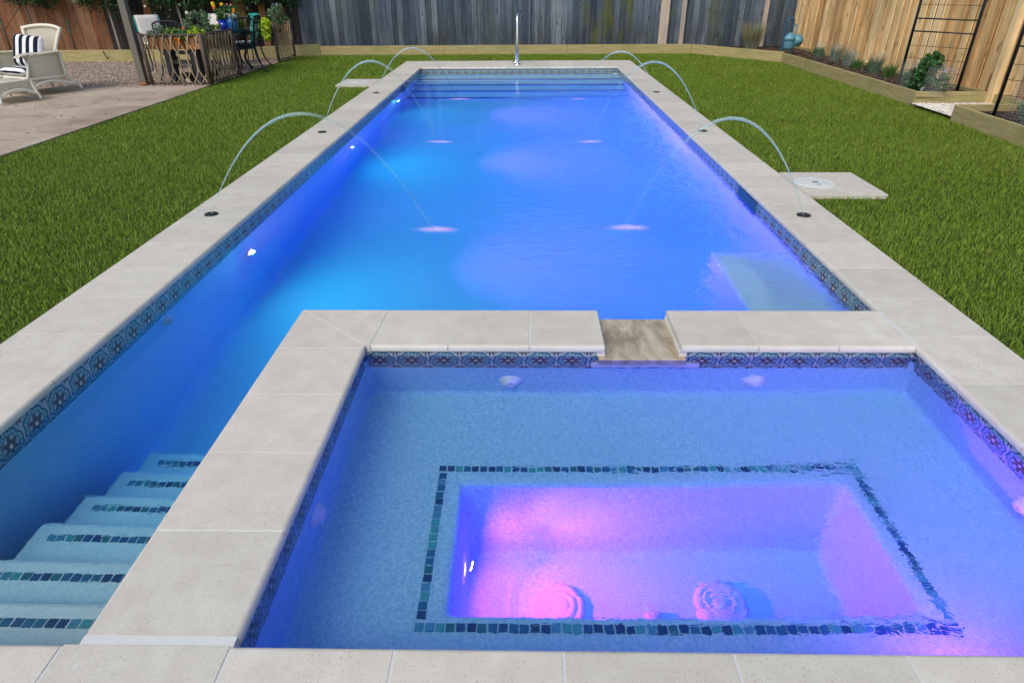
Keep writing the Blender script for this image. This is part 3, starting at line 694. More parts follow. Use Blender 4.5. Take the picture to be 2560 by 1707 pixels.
sheet('bed_soil', [[(-4.8, 16.40), (3.92, 16.42), (6.3, 16.42), (6.3, 16.9), (-4.8, 16.9)], [(3.92, 16.42), (5.36, 14.5), (6.3, 14.5), (6.3, 16.42)], [(5.30, 9.2), (6.3, 9.2), (6.3, 14.5), (5.36, 14.5)], [(5.06, 5.0), (6.3, 5.0), (6.3, 8.15), (5.20, 8.15)]], .085, 'soil')
sheet('bed_soil', [[(-13, 15.15), (-7.2, 15.24), (-6.1, 15.74), (-4.8, 16.40), (-4.8, 16.9), (-13, 15.9)]], .13, 'soil')

nl = 260; A_ = np.stack([RNG.uniform(-9.5, -5.4, nl), RNG.uniform(5, 15, nl), np.full(nl, .001)], 1); aa = RNG.uniform(0, 6.3, nl); ll = RNG.uniform(.012, .03, nl)
u_ = np.stack([np.cos(aa), np.sin(aa), RNG.uniform(-.1, .3, nl)], 1) * ll[:, None]; v_ = np.stack([-np.sin(aa), np.cos(aa), RNG.uniform(-.1, .3, nl)], 1) * ll[:, None] * .45
t = NT('dead_leaf'); t.bsdf(Base_Color=t.ramp(t.isl(), [(0, (.05, .035, .02)), (.6, (.13, .08, .04)), (1, (.22, .16, .08))]), Roughness=.9); MT['dead_leaf'] = t.m
o = np_mesh('leaf_litter', np.stack([A_ - u_, A_ + v_ + [0, 0, .006], A_ + u_, A_ - v_ + [0, 0, .004]], 1).reshape(-1, 3), np.full(nl, 4), np.arange(nl * 4), ['dead_leaf']); tag(o, 'dry leaves scattered over the patio and gravel', 'leaves', None, 'stuff')
t = NT('mulch_chip'); t.bsdf(Base_Color=t.ramp(t.isl(), [(0, (.02, .014, .01)), (.6, (.07, .045, .03)), (1, (.16, .12, .08))]), Roughness=.9); MT['mulch_chip'] = t.m
n = 5200; o = pebbles('mulch', np.stack([RNG.uniform(5.38, 6.28, n), np.concatenate([RNG.uniform(9.3, 16.3, n - 1400), RNG.uniform(5.5, 8.1, 1400)]), np.full(n, .086)], 1), .022, 'mulch_chip', 'bark mulch chips in the right hand beds'); o['category'] = 'mulch'
# grass
def inpoly(P, poly):
    x, y = P[:, 0], P[:, 1]; r = np.zeros(len(P), bool); n = len(poly)
    for i in range(n):
        x0, y0 = poly[i]; x1, y1 = poly[(i + 1) % n]
        c = ((y0 > y) != (y1 > y)) & (x < (x1 - x0) * (y - y0) / (y1 - y0 + 1e-12) + x0); r ^= c
    return r
G = []
for (x0, x1, y0, y1, dn) in ((PX - .035, 5.4, 1.0, 4.5, 7600), (PX - .035, 5.4, 4.5, 8, 6000), (PX - .035, 5.4, 8, 12, 4600), (PX, 5.4, 12, 16.45, 3600)):
    n = int((x1 - x0) * (y1 - y0) * dn); P = np.stack([RNG.uniform(x0, x1, n), RNG.uniform(y0, y1, n), np.full(n, -.042)], 1)
    ok = (P[:, 0] < PX) & (P[:, 1] < 11.3)
    for q in lawn_polys: ok |= inpoly(P, q)
    for (a, b, c, d) in ((OR - .1, 2.90, 5.06, 5.69), (-3.11, OL + .1, 11.24, 11.97)): ok &= ~((P[:, 0] > a) & (P[:, 0] < b) & (P[:, 1] > c) & (P[:, 1] < d))
    G.append(P[ok])
P = np.concatenate(G); n = len(P)
d = np.maximum(1, P[:, 1] / 6)
H = RNG.uniform(.024, .046, n) * RNG.uniform(.75, 1.1, n); W = RNG.uniform(.0030, .0046, n) * d ** .6
g = blades_mesh(P, H, W, np.abs(RNG.normal(.55, .35, n)), 'grass', ['grass']); tag(g, 'short dense green turf on both sides of the pool', 'grass', None, 'stuff')

# ------------------------------------------------------------------ timber edging
def board(name, pts, z0, z1, th, label, parts=None):
    r = empty(name, (pts[0][0], pts[0][1], 0), 0, label, 'edging', 'timber garden edging'); ox, oy = pts[0]
    for (a, b) in zip(pts, pts[1:]):
        A, Bq = Vector(a), Vector(b); L = (Bq - A).length; ang = math.atan2(Bq.y - A.y, Bq.x - A.x); k = max(1, round(L / 2.6))
        for i in range(k):
            bm = bmesh.new(); add_box(bm, (L / k * .5, th / 2, (z0 + z1) / 2), (L / k - .004, th, z1 - z0 + random.uniform(-.004, .004)), bev=.004)
            o = obj('board', bm, 'timber', r); c = A + (Bq - A) * i / k; o.location = (c.x - ox, c.y - oy, 0); o.rotation_euler = (0, 0, ang)
    return r
board('timber_edging', [(-13.0, 15.13), (-7.2, 15.22), (-6.1, 15.72), (-4.8, 16.40)], -.05, .215, .045, 'yellowish timber edging board behind the gravel at the left')
board('timber_edging', [(-4.8, 16.40), (3.92, 16.42), (5.36, 14.50)], -.05, .17, .045, 'long timber edging board between lawn and grey fence')
board('timber_edging', [(5.36, 14.50), (5.30, 9.22), (6.26, 9.18)], -.05, .155, .045, 'timber edging of the right bed, turning towards the fence')
board('timber_edging', [(5.20, 8.18), (5.04, 4.6)], -.05, .155, -.045 + .09, 'timber edging of the nearest right bed, beside the white gravel')
bm = bmesh.new(); add_box(bm, (5.75, 8.20, .06), (1.05, .045, .19), bev=.004); o = obj('timber_board', bm, 'timber'); tag(o, 'short timber cross board closing the nearest bed along the white gravel', 'edging', 'timber garden edging')
bm = bmesh.new(); add_box(bm, (6.27, 9.26, .16), (.05, .05, .42), bev=.004); o = obj('wooden_stake', bm, 'orange_wood'); tag(o, 'short reddish wooden stake at the end of the timber return', 'stake')

# ------------------------------------------------------------------ fences
def fence(name, a, b, h, m, label, bw=.14, posts=(), z0=.06, gap=.004, thick=.018, alt=None, over=0.0):
    A, Bq = Vector(a), Vector(b); L = (Bq - A).length; ang = math.atan2(Bq.y - A.y, Bq.x - A.x)
    r = empty(name, (A.x, A.y, 0), ang, label, 'fence', 'board fences round the yard'); bm = bmesh.new(); x = 0; i = 0; ab = []
    while x < L:
        w = bw * random.uniform(.9, 1.08); hh = h + random.uniform(-.015, .015); yo = (i % 2) * over + random.uniform(-.004, .004)
        tgt = bm
        if alt and any(abs(x + w / 2 - c) < bw * .55 for c in alt): ab.append((x, w, hh, yo)); x += w; i += 1; continue
        add_box(bm, (x + w / 2, yo, z0 + hh / 2), (w - gap, thick, hh), rot=(0, random.uniform(-.004, .004), 0)); x += w; i += 1
    obj('fence_boards', bm, m, r)
    for (x, w, hh, yo) in ab:
        bm = bmesh.new(); add_box(bm, (x + w / 2, yo, z0 + hh / 2), (w - gap, thick, hh)); o = obj('fence_board', bm, 'orange_wood', r); o['label'] = 'newer orange board among dark boards'
    bm = bmesh.new()
    for z in (.35, 1.0, 1.7): add_box(bm, (L / 2, .06, z), (L, .04, .09))
    obj('rail', bm, m, r)
    bm = bmesh.new(); add_box(bm, (L / 2, .035, .9), (L, .008, 1.75)); obj('backing_board', bm, 'dark_wood', r)
    return r
fence('wooden_fence', (-14.5, 15.52), (-9.30, 15.66), 1.95, 'brown_wood', 'reddish brown board fence behind the wicker chair', bw=.15)
fence('wooden_fence', (-9.30, 15.66), (-5.35, 16.72), 1.95, 'dark_wood', 'nearly black weathered board fence behind the dining chairs', bw=.145, alt=[.95, 2.75, 2.9, 3.35, 3.7])
gf = fence('wooden_fence', (-5.35, 16.74), (6.30, 16.76), 1.95, 'grey_wood', 'blue grey weathered board fence beyond the pool with green algae', bw=.135, gap=.006)
for x, w in ((3.24, .12), (3.34, .09), (3.72, .10), (5.62, .10)):
    bm = bmesh.new(); bx(bm, x + 5.35 - w / 2, x + 5.35 + w / 2, -.05 if w > .11 else -.038, -.012, .08, 1.95); o = obj('fence_batten', bm, 'pale_wood', gf)
bm = bmesh.new(); bx(bm, .17 + 5.35 - .012, .17 + 5.35 + .012, -.017, -.0125, .06, 1.95); obj('board_gap', bm, 'black_plastic', gf)
rf = fence('wooden_fence', (6.32, 16.75), (6.32, 4.0), 1.95, 'tan_wood', 'light tan cedar board on board fence along the right bed', bw=.125, over=-.022, gap=.002, z0=.10)
bm = bmesh.new(); bx(bm, 7.55, 7.66, -.10, -.03, .0, 2.0); obj('fence_post', bm, 'tan_wood', rf)
bm = bmesh.new(); bx(bm, .02, 12.6, -.06, -.030, .0, .14); obj('kick_board', bm, 'timber', rf)

# ------------------------------------------------------------------ trees along left fence
def tree(x, y, lean, label, tr='bark', base=.12, cz=1.95, R=(.75, .5, .85), low=1.1):
    r = empty('small_tree', (x, y, base), 0, label, 'tree', 'trained trees against the left fence'); bm = bmesh.new()
    pts = [(0, 0, 0), (lean * .25, .01, .4), (lean * .6, .02, .8), (lean, 0, 1.2), (lean * 1.1, 0, 1.8)]
    tube(bm, smooth_path(pts, 4), [.030 - .0008 * i for i in range(17)], 8)
    for k in range(7):
        a = random.uniform(0, 6.3); z = random.uniform(1.0, 1.5); tube(bm, [(lean, 0, z), (lean + math.cos(a) * .3, math.sin(a) * .18, z + .25), (lean + math.cos(a) * .55, math.sin(a) * .3, z + .55)], [.014, .009, .004], 5)
    obj('trunk', bm, tr, r)
    leaf_cloud('crown', [(lean, 0, cz), (lean + .35, 0, cz - .45), (lean - .35, 0, cz - .4), (lean, -.1, cz + .5)], [R, (.45, .35, .42), (.45, .35, .40), (.5, .4, .5)], 4200, .075, ['dark_leaf', 'dark_leaf', 'rose_leaf'], r, clump=60)
tree(-10.70, 15.30, -.06, 'small dark leaved tree with grey trunk behind the wicker chair', 'bark', cz=1.72)
tree(-8.93, 15.32, -.05, 'slim pale trunked tree against the black fence, left of the pergola post', 'pale_bark', cz=1.72)
tree(-7.42, 15.38, -.08, 'mottled trunk tree with hanging seed tags above the planter herbs', 'pale_bark', cz=1.70)
tree(-6.45, 15.85, .05, 'dark bushy tree above the blue glazed pots', 'bark', cz=1.72)
tree(-5.75, 16.30, .05, 'brighter green tree hanging over the lime green vine', 'bark', cz=1.72)
for x, y, top, lb in ((-11.36, 15.28, .82, 'leftmost green metal stake with a taut guy wire'), (-9.91, 15.28, .80, 'green metal stake right of the wicker chair back')):
    bm = bmesh.new(); tube(bm, [(0, 0, 0), (0, 0, top - .1)], .014, 6); bx(bm, -.018, .018, -.003, .003, top - .22, top - .10)
    o = obj('garden_stake', bm, 'green_metal'); o.location = (x, y, .12); tag(o, lb, 'stake', 'stakes for the tree guys')
bm = bmesh.new(); tube(bm, [(-11.34, 15.27, .60), (-10.77, 15.28, 1.12)], .006, 5); o = obj('guy_wire', bm, 'wire_rope'); tag(o, 'guy wire from the leftmost stake up to the tree trunk', 'wire', 'tree guy wires')
bm = bmesh.new(); tube(bm, [(-9.92, 15.27, .62), (-10.78, 15.28, 1.22)], .006, 5); o = obj('guy_wire', bm, 'wire_rope'); tag(o, 'guy wire crossing the brown fence above the chair', 'wire', 'tree guy wires')
bm = bmesh.new(); tube(bm, [(-9.20, 15.10, .22), (-9.23, 15.12, .6), (-9.18, 15.3, 1.3)], .007, 5); o = obj('hose_line', bm, 'red_rope'); tag(o, 'thin red cord hanging at the joint of brown and black fences', 'cord')
bm = bmesh.new(); tube(bm, [(-9.19, 15.09, .20), (-9.16, 15.08, .10), (-9.12, 15.07, .04), (-9.10, 15.07, .08)], .012, 6); o = obj('metal_hook', bm, 'black_metal'); tag(o, 'small metal hook hanging on the timber edging below the red cord', 'hook')
for x, y, z, lb in ((-7.16, 15.1, .93, 'round pale disc hanging from a twig by the planter'), (-8.02, 15.1, 1.06, 'small white tag hanging under the dark foliage')):
    bm = bmesh.new(); M = Matrix.Translation((0, 0, 0)) @ Matrix.Rotation(PI / 2, 4, 'X'); rr = .035 if 'disc' in lb else .022
    lathe(bm, [(0, .004), (rr * .4, .006), (rr * .7, .003), (rr, .006), (rr * 1.05, 0), (0, -.002)], 16, M); tube(bm, [(0, 0, rr), (0, 0, .25)], .002, 4)
    o = obj('hanging_disc', bm, 'lid_plastic', None, True); o.location = (x, y, z); tag(o, lb, 'ornament', 'ornaments hanging in the trees')

# ------------------------------------------------------------------ pergola post
pp = empty('pergola_post', (-6.42, 11.44, 0), 0, 'square brown grey painted post rising at the corner of the patio', 'post')
bm = bmesh.new(); bx(bm, -.055, .055, -.055, .055, .04, 2.6, bev=.006); obj('post', bm, 'post_paint', pp)
bm = bmesh.new(); bx(bm, -.062, .062, -.062, .062, 0, .04, bev=.003); obj('base_block', bm, 'orange_wood', pp)

# ------------------------------------------------------------------ lattice railings made of willow sticks
def lattice(a, b, h, label, n=9, seedv=1):
    rnd = random.Random(seedv); A, Bq = Vector(a), Vector(b); L = (Bq - A).length; ang = math.atan2(Bq.y - A.y, Bq.x - A.x)
    r = empty('stick_railing', (A.x, A.y, 0), ang, label, 'railing', 'bent stick railings round the dining corner')
    bm = bmesh.new(); s = L / n
    for i in range(-1, n + 1):
        for sg in (1, -1):
            x = (i + (.25 if sg > 0 else .75)) * s; P = []
            # top slants, long straight middle, crossing at bottom
            for z, dx in ((h, 0), (h * .80, .35 * sg), (h * .66, .62 * sg), (h * .50, .78 * sg), (h * .34, .72 * sg), (h * .18, .45 * sg), (h * .08, .1 * sg), (.0, -.25 * sg)):
                P.append((min(max(x + dx * s + rnd.uniform(-.006, .006), .01), L - .01), sg * .010 + rnd.uniform(-.004, .004), z))
            tube(bm, smooth_path(P, 2), [.0105 * rnd.uniform(.7, 1.1) for _ in range(15)], 5)
    obj('sticks', bm, 'stick_wood', r)
    bm = bmesh.new(); tube(bm, [(0, 0, h), (L / 3, .0, h + .004), (2 * L / 3, 0, h - .003), (L, 0, h + .005)], .017, 6); obj('top_rail', bm, 'old_wood', r); bm = bmesh.new(); tube(bm, [(0, 0, .02), (L, 0, .02)], .012, 5); obj('bottom_rail', bm, 'old_wood', r)
    for x in (0, L):
        bm = bmesh.new(); tube(bm, [(x, 0, 0), (x + .005, 0, h * .5), (x, 0, h + .02)], [.036, .034, .033], 8); obj('corner_post', bm, 'old_wood', r)
lattice((-6.28, 11.42), (-5.30, 11.43), .75, 'bent stick railing panel facing the patio, under the long planter', 7, 3)
lattice((-5.30, 11.50), (-5.30, 12.72), .75, 'bent stick railing panel along the lawn, running back from the corner', 9, 4)
lattice((-5.28, 14.85), (-5.28, 15.95), .76, 'farthest bent stick railing panel, under the lime green vine', 8, 5)

# planters
def planter(x0, x1, y0, y1, z0, z1, label, gx=True):
    r = empty('wooden_planter', ((x0 + x1) / 2, (y0 + y1) / 2, z0), 0, label, 'planter box', 'slatted planter boxes'); cx, cy = (x0 + x1) / 2, (y0 + y1) / 2
    bm = bmesh.new(); h = z1 - z0; X, Y = (x1 - x0) / 2, (y1 - y0) / 2
    n = max(2, round((x1 - x0) / .085))
    for i in range(n):
        x = -X + (i + .5) * 2 * X / n
        for y in (-Y, Y): add_box(bm, (x, y, h / 2), (2 * X / n - .014, .014, h))
    n = max(2, round((y1 - y0) / .085))
    for i in range(n):
        y = -Y + (i + .5) * 2 * Y / n
        for x in (-X, X): add_box(bm, (x, y, h / 2), (.014, 2 * Y / n - .014, h))
    obj('slats', bm, 'orange_wood', r)
    bm = bmesh.new(); bx(bm, -X + .012, X - .012, -Y + .012, Y - .012, .0, h - .03); obj('liner', bm, 'soil', r)
    bm = bmesh.new(); tube(bm, [(-X - .01, -Y - .01, h), (X + .01, -Y - .01, h), (X + .01, Y + .01, h), (-X - .01, Y + .01, h), (-X - .01, -Y - .01, h)], .007, 6); obj('wire_rim', bm, 'black_metal', r)
planter(-6.20, -5.34, 11.48, 11.70, .53, .72, 'long orange slatted planter box behind the patio railing full of herbs')
planter(-5.56, -5.345, 11.78, 12.65, .52, .72, 'slatted planter box behind the lawn side railing')
planter(-5.52, -5.33, 14.75, 15.45, .52, .71, 'slatted planter box with the trailing lime green vine')
bm = bmesh.new(); bx(bm, -6.0, -5.9, 11.5, 11.68, 0, .53); bx(bm, -5.55, -5.45, 11.5, 11.68, 0, .53); bx(bm, -5.9, -5.55, 11.56, 11.62, .3, .36)
obj_ = obj('planter_stand', bm, 'stump'); tag(obj_, 'dark stand carrying the long herb planter', 'stand')

def plant(name, loc, label, clouds, cat='plant', group='potted plants in the planters'):
    r = empty(name, loc, 0, label, cat, group)
    for (nm, C, R, n, s, m, kw) in clouds: leaf_cloud(nm, C, R, n, s, m, r, **kw)
    return r
plant('herb_plant', (-6.02, 11.56, .70), 'rosemary like sprig in the left end of the long planter', [('foliage', (0, 0, .10), (.11, .08, .12), 260, .04, ['sage_leaf'], {})])
plant('herb_plant', (-5.80, 11.58, .70), 'light green leafy herb low in the long planter', [('foliage', (0, 0, .06), (.20, .10, .09), 800, .04, ['mid_leaf', 'lime_leaf', 'mid_leaf'], {})])
r = empty('spiky_plant', (-5.88, 11.62, .70), 0, 'two tall grassy spikes above the long planter', 'plant', 'potted plants in the planters')
P = np.concatenate([RNG.normal(0, .012, (22, 3)) + [-.03, 0, 0], RNG.normal(0, .03, (18, 3)) + [.25, 0, 0]]); P[:, 2] = 0
blades_mesh(P, RNG.uniform(.14, .24, 40), np.full(40, .008), RNG.uniform(0, .35, 40), 'foliage', ['sage_leaf'], r)
def flowers(root, pts, r, m):
    for (x, y, z) in pts:
        bm = bmesh.new(); M = Matrix.Translation((x, y, z)) @ Euler((random.uniform(-.8, -.2) - .4, random.uniform(-.5, .5), 0)).to_matrix().to_4x4().inverted()
        for k in range(3): lathe(bm, [(0, .3 * r * (3 - k)), (r * (.5 + .2 * k), .30 * r * (2 - k) + .1 * r), (r * (.6 + .2 * k), -.1 * r), (0, -.2 * r)], 9, M @ Matrix.Rotation(k, 4, 'Z'))
        obj('flower_head', bm, m, root)
    return None
r = plant('marigold_plant', (-5.62, 11.55, .70), 'orange marigolds spilling over the long planter rail', [('foliage', (0, -.02, .03), (.18, .11, .09), 520, .05, ['mid_leaf', 'rose_leaf'], {})])
flowers(r, [(-.075, -.09, .045), (-.10, -.09, .0), (-.03, -.13, -.02), (-.03, -.13, -.06), (.05, -.05, .14), (.0, -.05, .06)], .024, 'orange_petal')
r = plant('lettuce_plant', (-5.42, 11.58, .70), 'yellow green broad leaves at the right end of the long planter', [('foliage', (0, 0, .06), (.15, .10, .10), 260, .08, ['lime_leaf', 'lime_leaf', 'mid_leaf'], dict(aspect=1.3))])
r = plant('sage_bush', (-5.50, 11.95, .70), 'rounded grey green bush with tiny lilac blooms behind the railing corner', [('foliage', [(0, 0, .20), (.02, 0, .06)], [(.22, .18, .17), (.18, .16, .11)], 1900, .035, ['sage_leaf', 'sage_leaf', 'mid_leaf'], dict(clump=26)), ('blossom', (0, 0, .33), (.16, .12, .06), 24, .02, ['lilac_petal', 'yellow_petal', 'white_petal'], dict(aspect=1.1))])
plant('leafy_plant', (-5.44, 12.35, .70), 'green leafy plant in the lawn side planter', [('foliage', (0, 0, .06), (.09, .28, .10), 650, .045, ['mid_leaf', 'mid_leaf', 'lime_leaf'], dict(clump=14))])
plant('leafy_plant', (-6.34, 11.9, .62), 'small terracotta potted succulent seen against the white cushion', [('foliage', (0, 0, .12), (.08, .07, .06), 120, .035, ['sage_leaf', 'rose_leaf'], {})])
# blue pots on the table
TX, TY, TZ = -5.95, 13.2, .70
def pot(x, y, z, prof, m, label, name='ceramic_pot'):
    bm = bmesh.new(); lathe(bm, prof, 28); o = obj(name, bm, m, None, True); o.location = (x, y, z); tag(o, label, 'pot', 'glazed pots and urns'); return o
pot(-5.34, 12.92, .70, [(0, 0), (.075, 0), (.085, .05), (.10, .15), (.11, .24), (.105, .235), (.09, .14), (0, .12)], 'glazed_blue', 'tall streaky turquoise blue glazed pot holding marigolds')
pot(-5.47, 12.84, .70, [(0, 0), (.06, 0), (.066, .1), (.066, .20), (.058, .19), (0, .17)], 'cobalt', 'slimmer deep cobalt blue cylinder pot left of the turquoise one')
r = plant('marigold_plant', (-5.41, 12.90, .93), 'tall marigold bush with yellow and orange heads in the blue pots', [('foliage', [(0, 0, .10), (-.05, 0, -.02), (.08, 0, .0)], [(.22, .15, .14), (.14, .1, .08), (.1, .1, .07)], 1300, .045, ['mid_leaf', 'rose_leaf', 'mid_leaf'], dict(clump=24))])
flowers(r, [(-.14, -.12, .20), (-.155, -.10, .235), (0, -.10, .22)], .034, 'yellow_petal')
flowers(r, [(-.13, -.14, .165), (.20, -.10, .13), (.20, -.10, .10), (-.06, -.04, .34)], .028, 'orange_petal')
flowers(r, [(.17, -.1, .21), (.09, -.08, .22)], .018, 'pink_petal')
plant('silver_plant', (-5.27, 12.83, .95), 'pale silvery leaved plant at the rim of the turquoise pot', [('foliage', (.02, 0, .02), (.08, .07, .05), 110, .04, ['white_petal', 'sage_leaf'], {})])
pot(-5.52, 11.95, .31, [(0, 0), (.04, 0), (.05, .03), (.085, .12), (.08, .20), (.055, .24), (.06, .26), (0, .25)], 'dark_ceramic', 'dark brown round urn behind the railing corner')
bm = bmesh.new(); lathe(bm, [(0, 0), (.16, 0), (.155, .15), (.145, .29), (.14, .305), (0, .31)], 14); o = obj('tree_stump', bm, 'stump'); o.location = (-5.52, 11.95, 0); tag(o, 'charred dark log stump under the brown urn', 'stump')
o = pot(-5.70, 11.62, .0, [(0, 0), (.09, 0), (.12, .14), (.125, .15), (.11, .145), (0, .13)], 'black_plastic', 'low black plastic pot on the gravel behind the patio railing')
bm = bmesh.new(); bx(bm, -.035, .035, -.115, -.112, .02, .075, bev=.001); tg = obj('pot_label', bm, 'white_plastic', o)
# lime vine + far plants
r = plant('potato_vine', (-5.42, 14.62, .66), 'bright lime green vine trailing over the far planter box', [('foliage', [(0, 0, .08), (.04, -.05, -.02), (.09, -.06, -.14)], [(.19, .14, .10), (.14, .12, .12), (.09, .08, .11)], 420, .10, ['lime_leaf'], dict(aspect=1.25, down=.8))])
plant('leafy_plant', (-5.25, 15.2, .72), 'sage green bush with lilac flowers in the far planter', [('foliage', (0, 0, .15), (.19, .25, .19), 1500, .04, ['sage_leaf', 'mid_leaf'], dict(clump=30)), ('blossom', (-.02, 0, .34), (.13, .14, .05), 30, .028, ['lilac_petal'], dict(aspect=1.2))])
r = empty('spiky_plant', (-6.05, 14.95, .55), 0, 'arching green grassy plant behind the chair with the teal cushion', 'plant', 'potted plants in the planters')
P = RNG.normal(0, .05, (150, 3)); P[:, 2] = 0; blades_mesh(P, RNG.uniform(.25, .5, 150), np.full(150, .010), RNG.uniform(.1, .9, 150), 'foliage', ['mid_leaf', ], r)
pot(-6.05, 14.95, .30, [(0, 0), (.10, 0), (.15, .2), (.17, .25), (.15, .24), (0, .2)], 'dark_ceramic', 'brown pot holding the arching grassy plant')
bm = bmesh.new(); bx(bm, -.16, .16, -.16, .16, 0, .02); [bx(bm, sx * .14 - .01, sx * .14 + .01, sy * .14 - .01, sy * .14 + .01, -.28, 0) for sx in (-1, 1) for sy in (-1, 1)]
o = obj('plant_stand', bm, 'black_metal'); o.location = (-6.05, 14.95, .28); tag(o, 'black square metal stand under the brown pot', 'stand')

# ------------------------------------------------------------------ dining table and chairs
def table(x, y, h, L, W):
    r = empty('dining_table', (x, y, 0), 0, 'dark cast metal dining table carrying the blue pots', 'table')
    bm = bmesh.new(); bx(bm, -L / 2, L / 2, -W / 2, W / 2, h - .03, h, bev=.008)
    obj('tabletop', bm, 'cast_metal', r)
    for sx in (-1, 1):
        for sy in (-1, 1):
            bm = bmesh.new(); tube(bm, smooth_path([(sx * L * .40, sy * W * .38, h - .03), (sx * L * .42, sy * W * .41, h * .6), (sx * L * .38, sy * W * .36, h * .3), (sx * L * .44, sy * W * .43, 0)], 4), .024, 8); obj('leg', bm, 'cast_metal', r)
table(-5.95, 13.15, .70, 1.36, .85)
def chair_proto():
    r = empty('patio_chair', (0, 0, 0), 0); sw = .25; sd = .24; sh = .42   # faces -Y
    bm = bmesh.new(); bx(bm, -sw, sw, -sd, sd, sh - .025, sh, bev=.006)
    for x in (-sw, sw): tube(bm, [(x, -sd, sh - .01), (x, sd, sh - .01)], .014, 6)
    obj('seat', bm, 'cast_metal', r)
    for sx in (-1, 1):
        bm = bmesh.new(); tube(bm, smooth_path([(sx * sw, -sd, sh), (sx * (sw + .01), -sd - .01, sh * .6), (sx * (sw - .005), -sd + .01, sh * .3), (sx * (sw + .03), -sd - .05, 0)], 4), .015, 7); obj('leg', bm, 'cast_metal', r)
        bm = bmesh.new(); tube(bm, smooth_path([(sx * sw, sd, sh), (sx * (sw + .01), sd + .02, sh * .6), (sx * (sw + .02), sd + .07, sh * .25), (sx * (sw + .04), sd + .16, 0)], 4), .015, 7); obj('leg', bm, 'cast_metal', r)
        bm = bmesh.new(); tube(bm, smooth_path([(sx * sw, -sd + .04, sh), (sx * (sw + .03), -sd, sh + .16), (sx * (sw + .03), -sd + .02, sh + .215), (sx * (sw + .03), 0, sh + .22), (sx * sw, sd + .04, sh + .24)], 4), .012, 7); obj('armrest', bm, 'cast_metal', r)
    bm = bmesh.new(); tk = .10
    for sx in (-1, 1): tube(bm, smooth_path([(sx * sw, sd, sh), (sx * sw, sd + .05, sh + .25), (sx * (sw - .02), sd + tk, sh + .46)], 4), .014, 7)
    top = [(-sw + .02, sd + tk, sh + .46), (-.12, sd + tk + .01, sh + .50), (.12, sd + tk + .01, sh + .50), (sw - .02, sd + tk, sh + .46)]
    tube(bm, smooth_path(top, 4), .014, 7); tube(bm, [(-sw, sd + .02, sh + .08), (sw, sd + .02, sh + .08)], .010, 6); tube(bm, [(-sw, sd + .085, sh + .37), (sw, sd + .085, sh + .37)], .008, 6)
    for k in range(-2, 3): tube(bm, [(k * .085, sd + .085, sh + .37), (k * .085, sd + .105, sh + .49)], .008, 5)
    for sx in (-1, 1): tube(bm, smooth_path([(sx * .02, sd + .03, sh + .09), (sx * .16, sd + .05, sh + .2), (-sx * .10, sd + .075, sh + .34)], 5), .007, 5)
    for a in (-1, 1): tube(bm, [(a * sw, sd + .05, sh + .22), (0, sd + .055, sh + .24)], .008, 5)
    obj('backrest', bm, 'cast_metal', r)
    return r
def copy_tree(o, parent=None):
    c = o.copy(); COL.objects.link(c)
    if parent: c.parent = parent
    for ch in list(o.children): copy_tree(ch, c)
    return c
def cushion_geo(bm, w, h, t, n=10, puff=.6):
    for s in (1, -1):
        g = [[None] * (n + 1) for _ in range(n + 1)]
        for i in range(n + 1):
            for j in range(n + 1):
                u, v = i / n * 2 - 1, j / n * 2 - 1; e_ = (1 - abs(u) ** 4) * (1 - abs(v) ** 4)
                g[i][j] = bm.verts.new((u * w / 2, s * t / 2 * (e_ ** .35 if e_ > 0 else 0), v * h / 2))
        for i in range(n):
            for j in range(n):
                q = (g[i][j], g[i + 1][j], g[i + 1][j + 1], g[i][j + 1]); f = bm.faces.new(q if s < 0 else q[::-1]); f.smooth = True
    bmesh.ops.remove_doubles(bm, verts=bm.verts, dist=.0005)
proto = chair_proto()
def cushion_on(chair_loc, rz, label, back_only=False):
    r = empty('chair_cushion', chair_loc, rz, label, 'cushion', 'cushions on the patio chairs')
    bm = bmesh.new(); cushion_geo(bm, .44, .50, .055); bmesh.ops.rotate(bm, verts=bm.verts, cent=(0, 0, 0), matrix=Matrix.Rotation(-.20, 3, 'X')); bmesh.ops.translate(bm, verts=bm.verts, vec=(0, .235, .70)); obj('back_pad', bm, 'cream_fabric', r)
    bm = bmesh.new()   # teal gusset folded over the top and down the sides
    for sx in (-1, 1): add_box(bm, (sx * .222, .252, .70), (.014, .045, .47), rot=(-.20, 0, 0), bev=.004)
    if 'folded' in label: add_box(bm, (0, .30, .945), (.45, .11, .018), rot=(-.20, 0, 0), bev=.005)
    obj('teal_border', bm, 'teal_fabric', r)
    bm = bmesh.new(); cushion_geo(bm, .44, .42, .055); bmesh.ops.rotate(bm, verts=bm.verts, cent=(0, 0, 0), matrix=Matrix.Rotation(PI / 2, 3, 'X')); bmesh.ops.translate(bm, verts=bm.verts, vec=(0, 0, .452)); obj('seat_pad', bm, 'cream_fabric', r)
chs = [((-5.52, 13.75), -PI / 2 + .12, 'black cast metal chair by the lawn edge, seen from behind with teal edged cushion', 'teal edged cushion folded over the chair nearest the lawn'),
       ((-7.25, 13.75), .75, 'black cast metal chair at the left end of the table behind the pergola post', 'white cushion with teal side on the leftmost dining chair'),
       ((-6.15, 14.05), .05, 'black cast metal chair behind the table, only its cushion top showing over the herbs', 'pale teal cushion on the chair behind the planter'),
       ((-6.12, 12.35), PI + .05, 'black cast metal chair with its back to the patio railing', None)]
for i, (xy, a, lb, cl) in enumerate(chs):
    c = proto if i == 0 else copy_tree(proto)
    c.location = (*xy, 0); c.rotation_euler = (0, 0, a); tag(c, lb, 'chair', 'cast metal dining chairs')
    if cl: cushion_on((*xy, 0), a, cl)
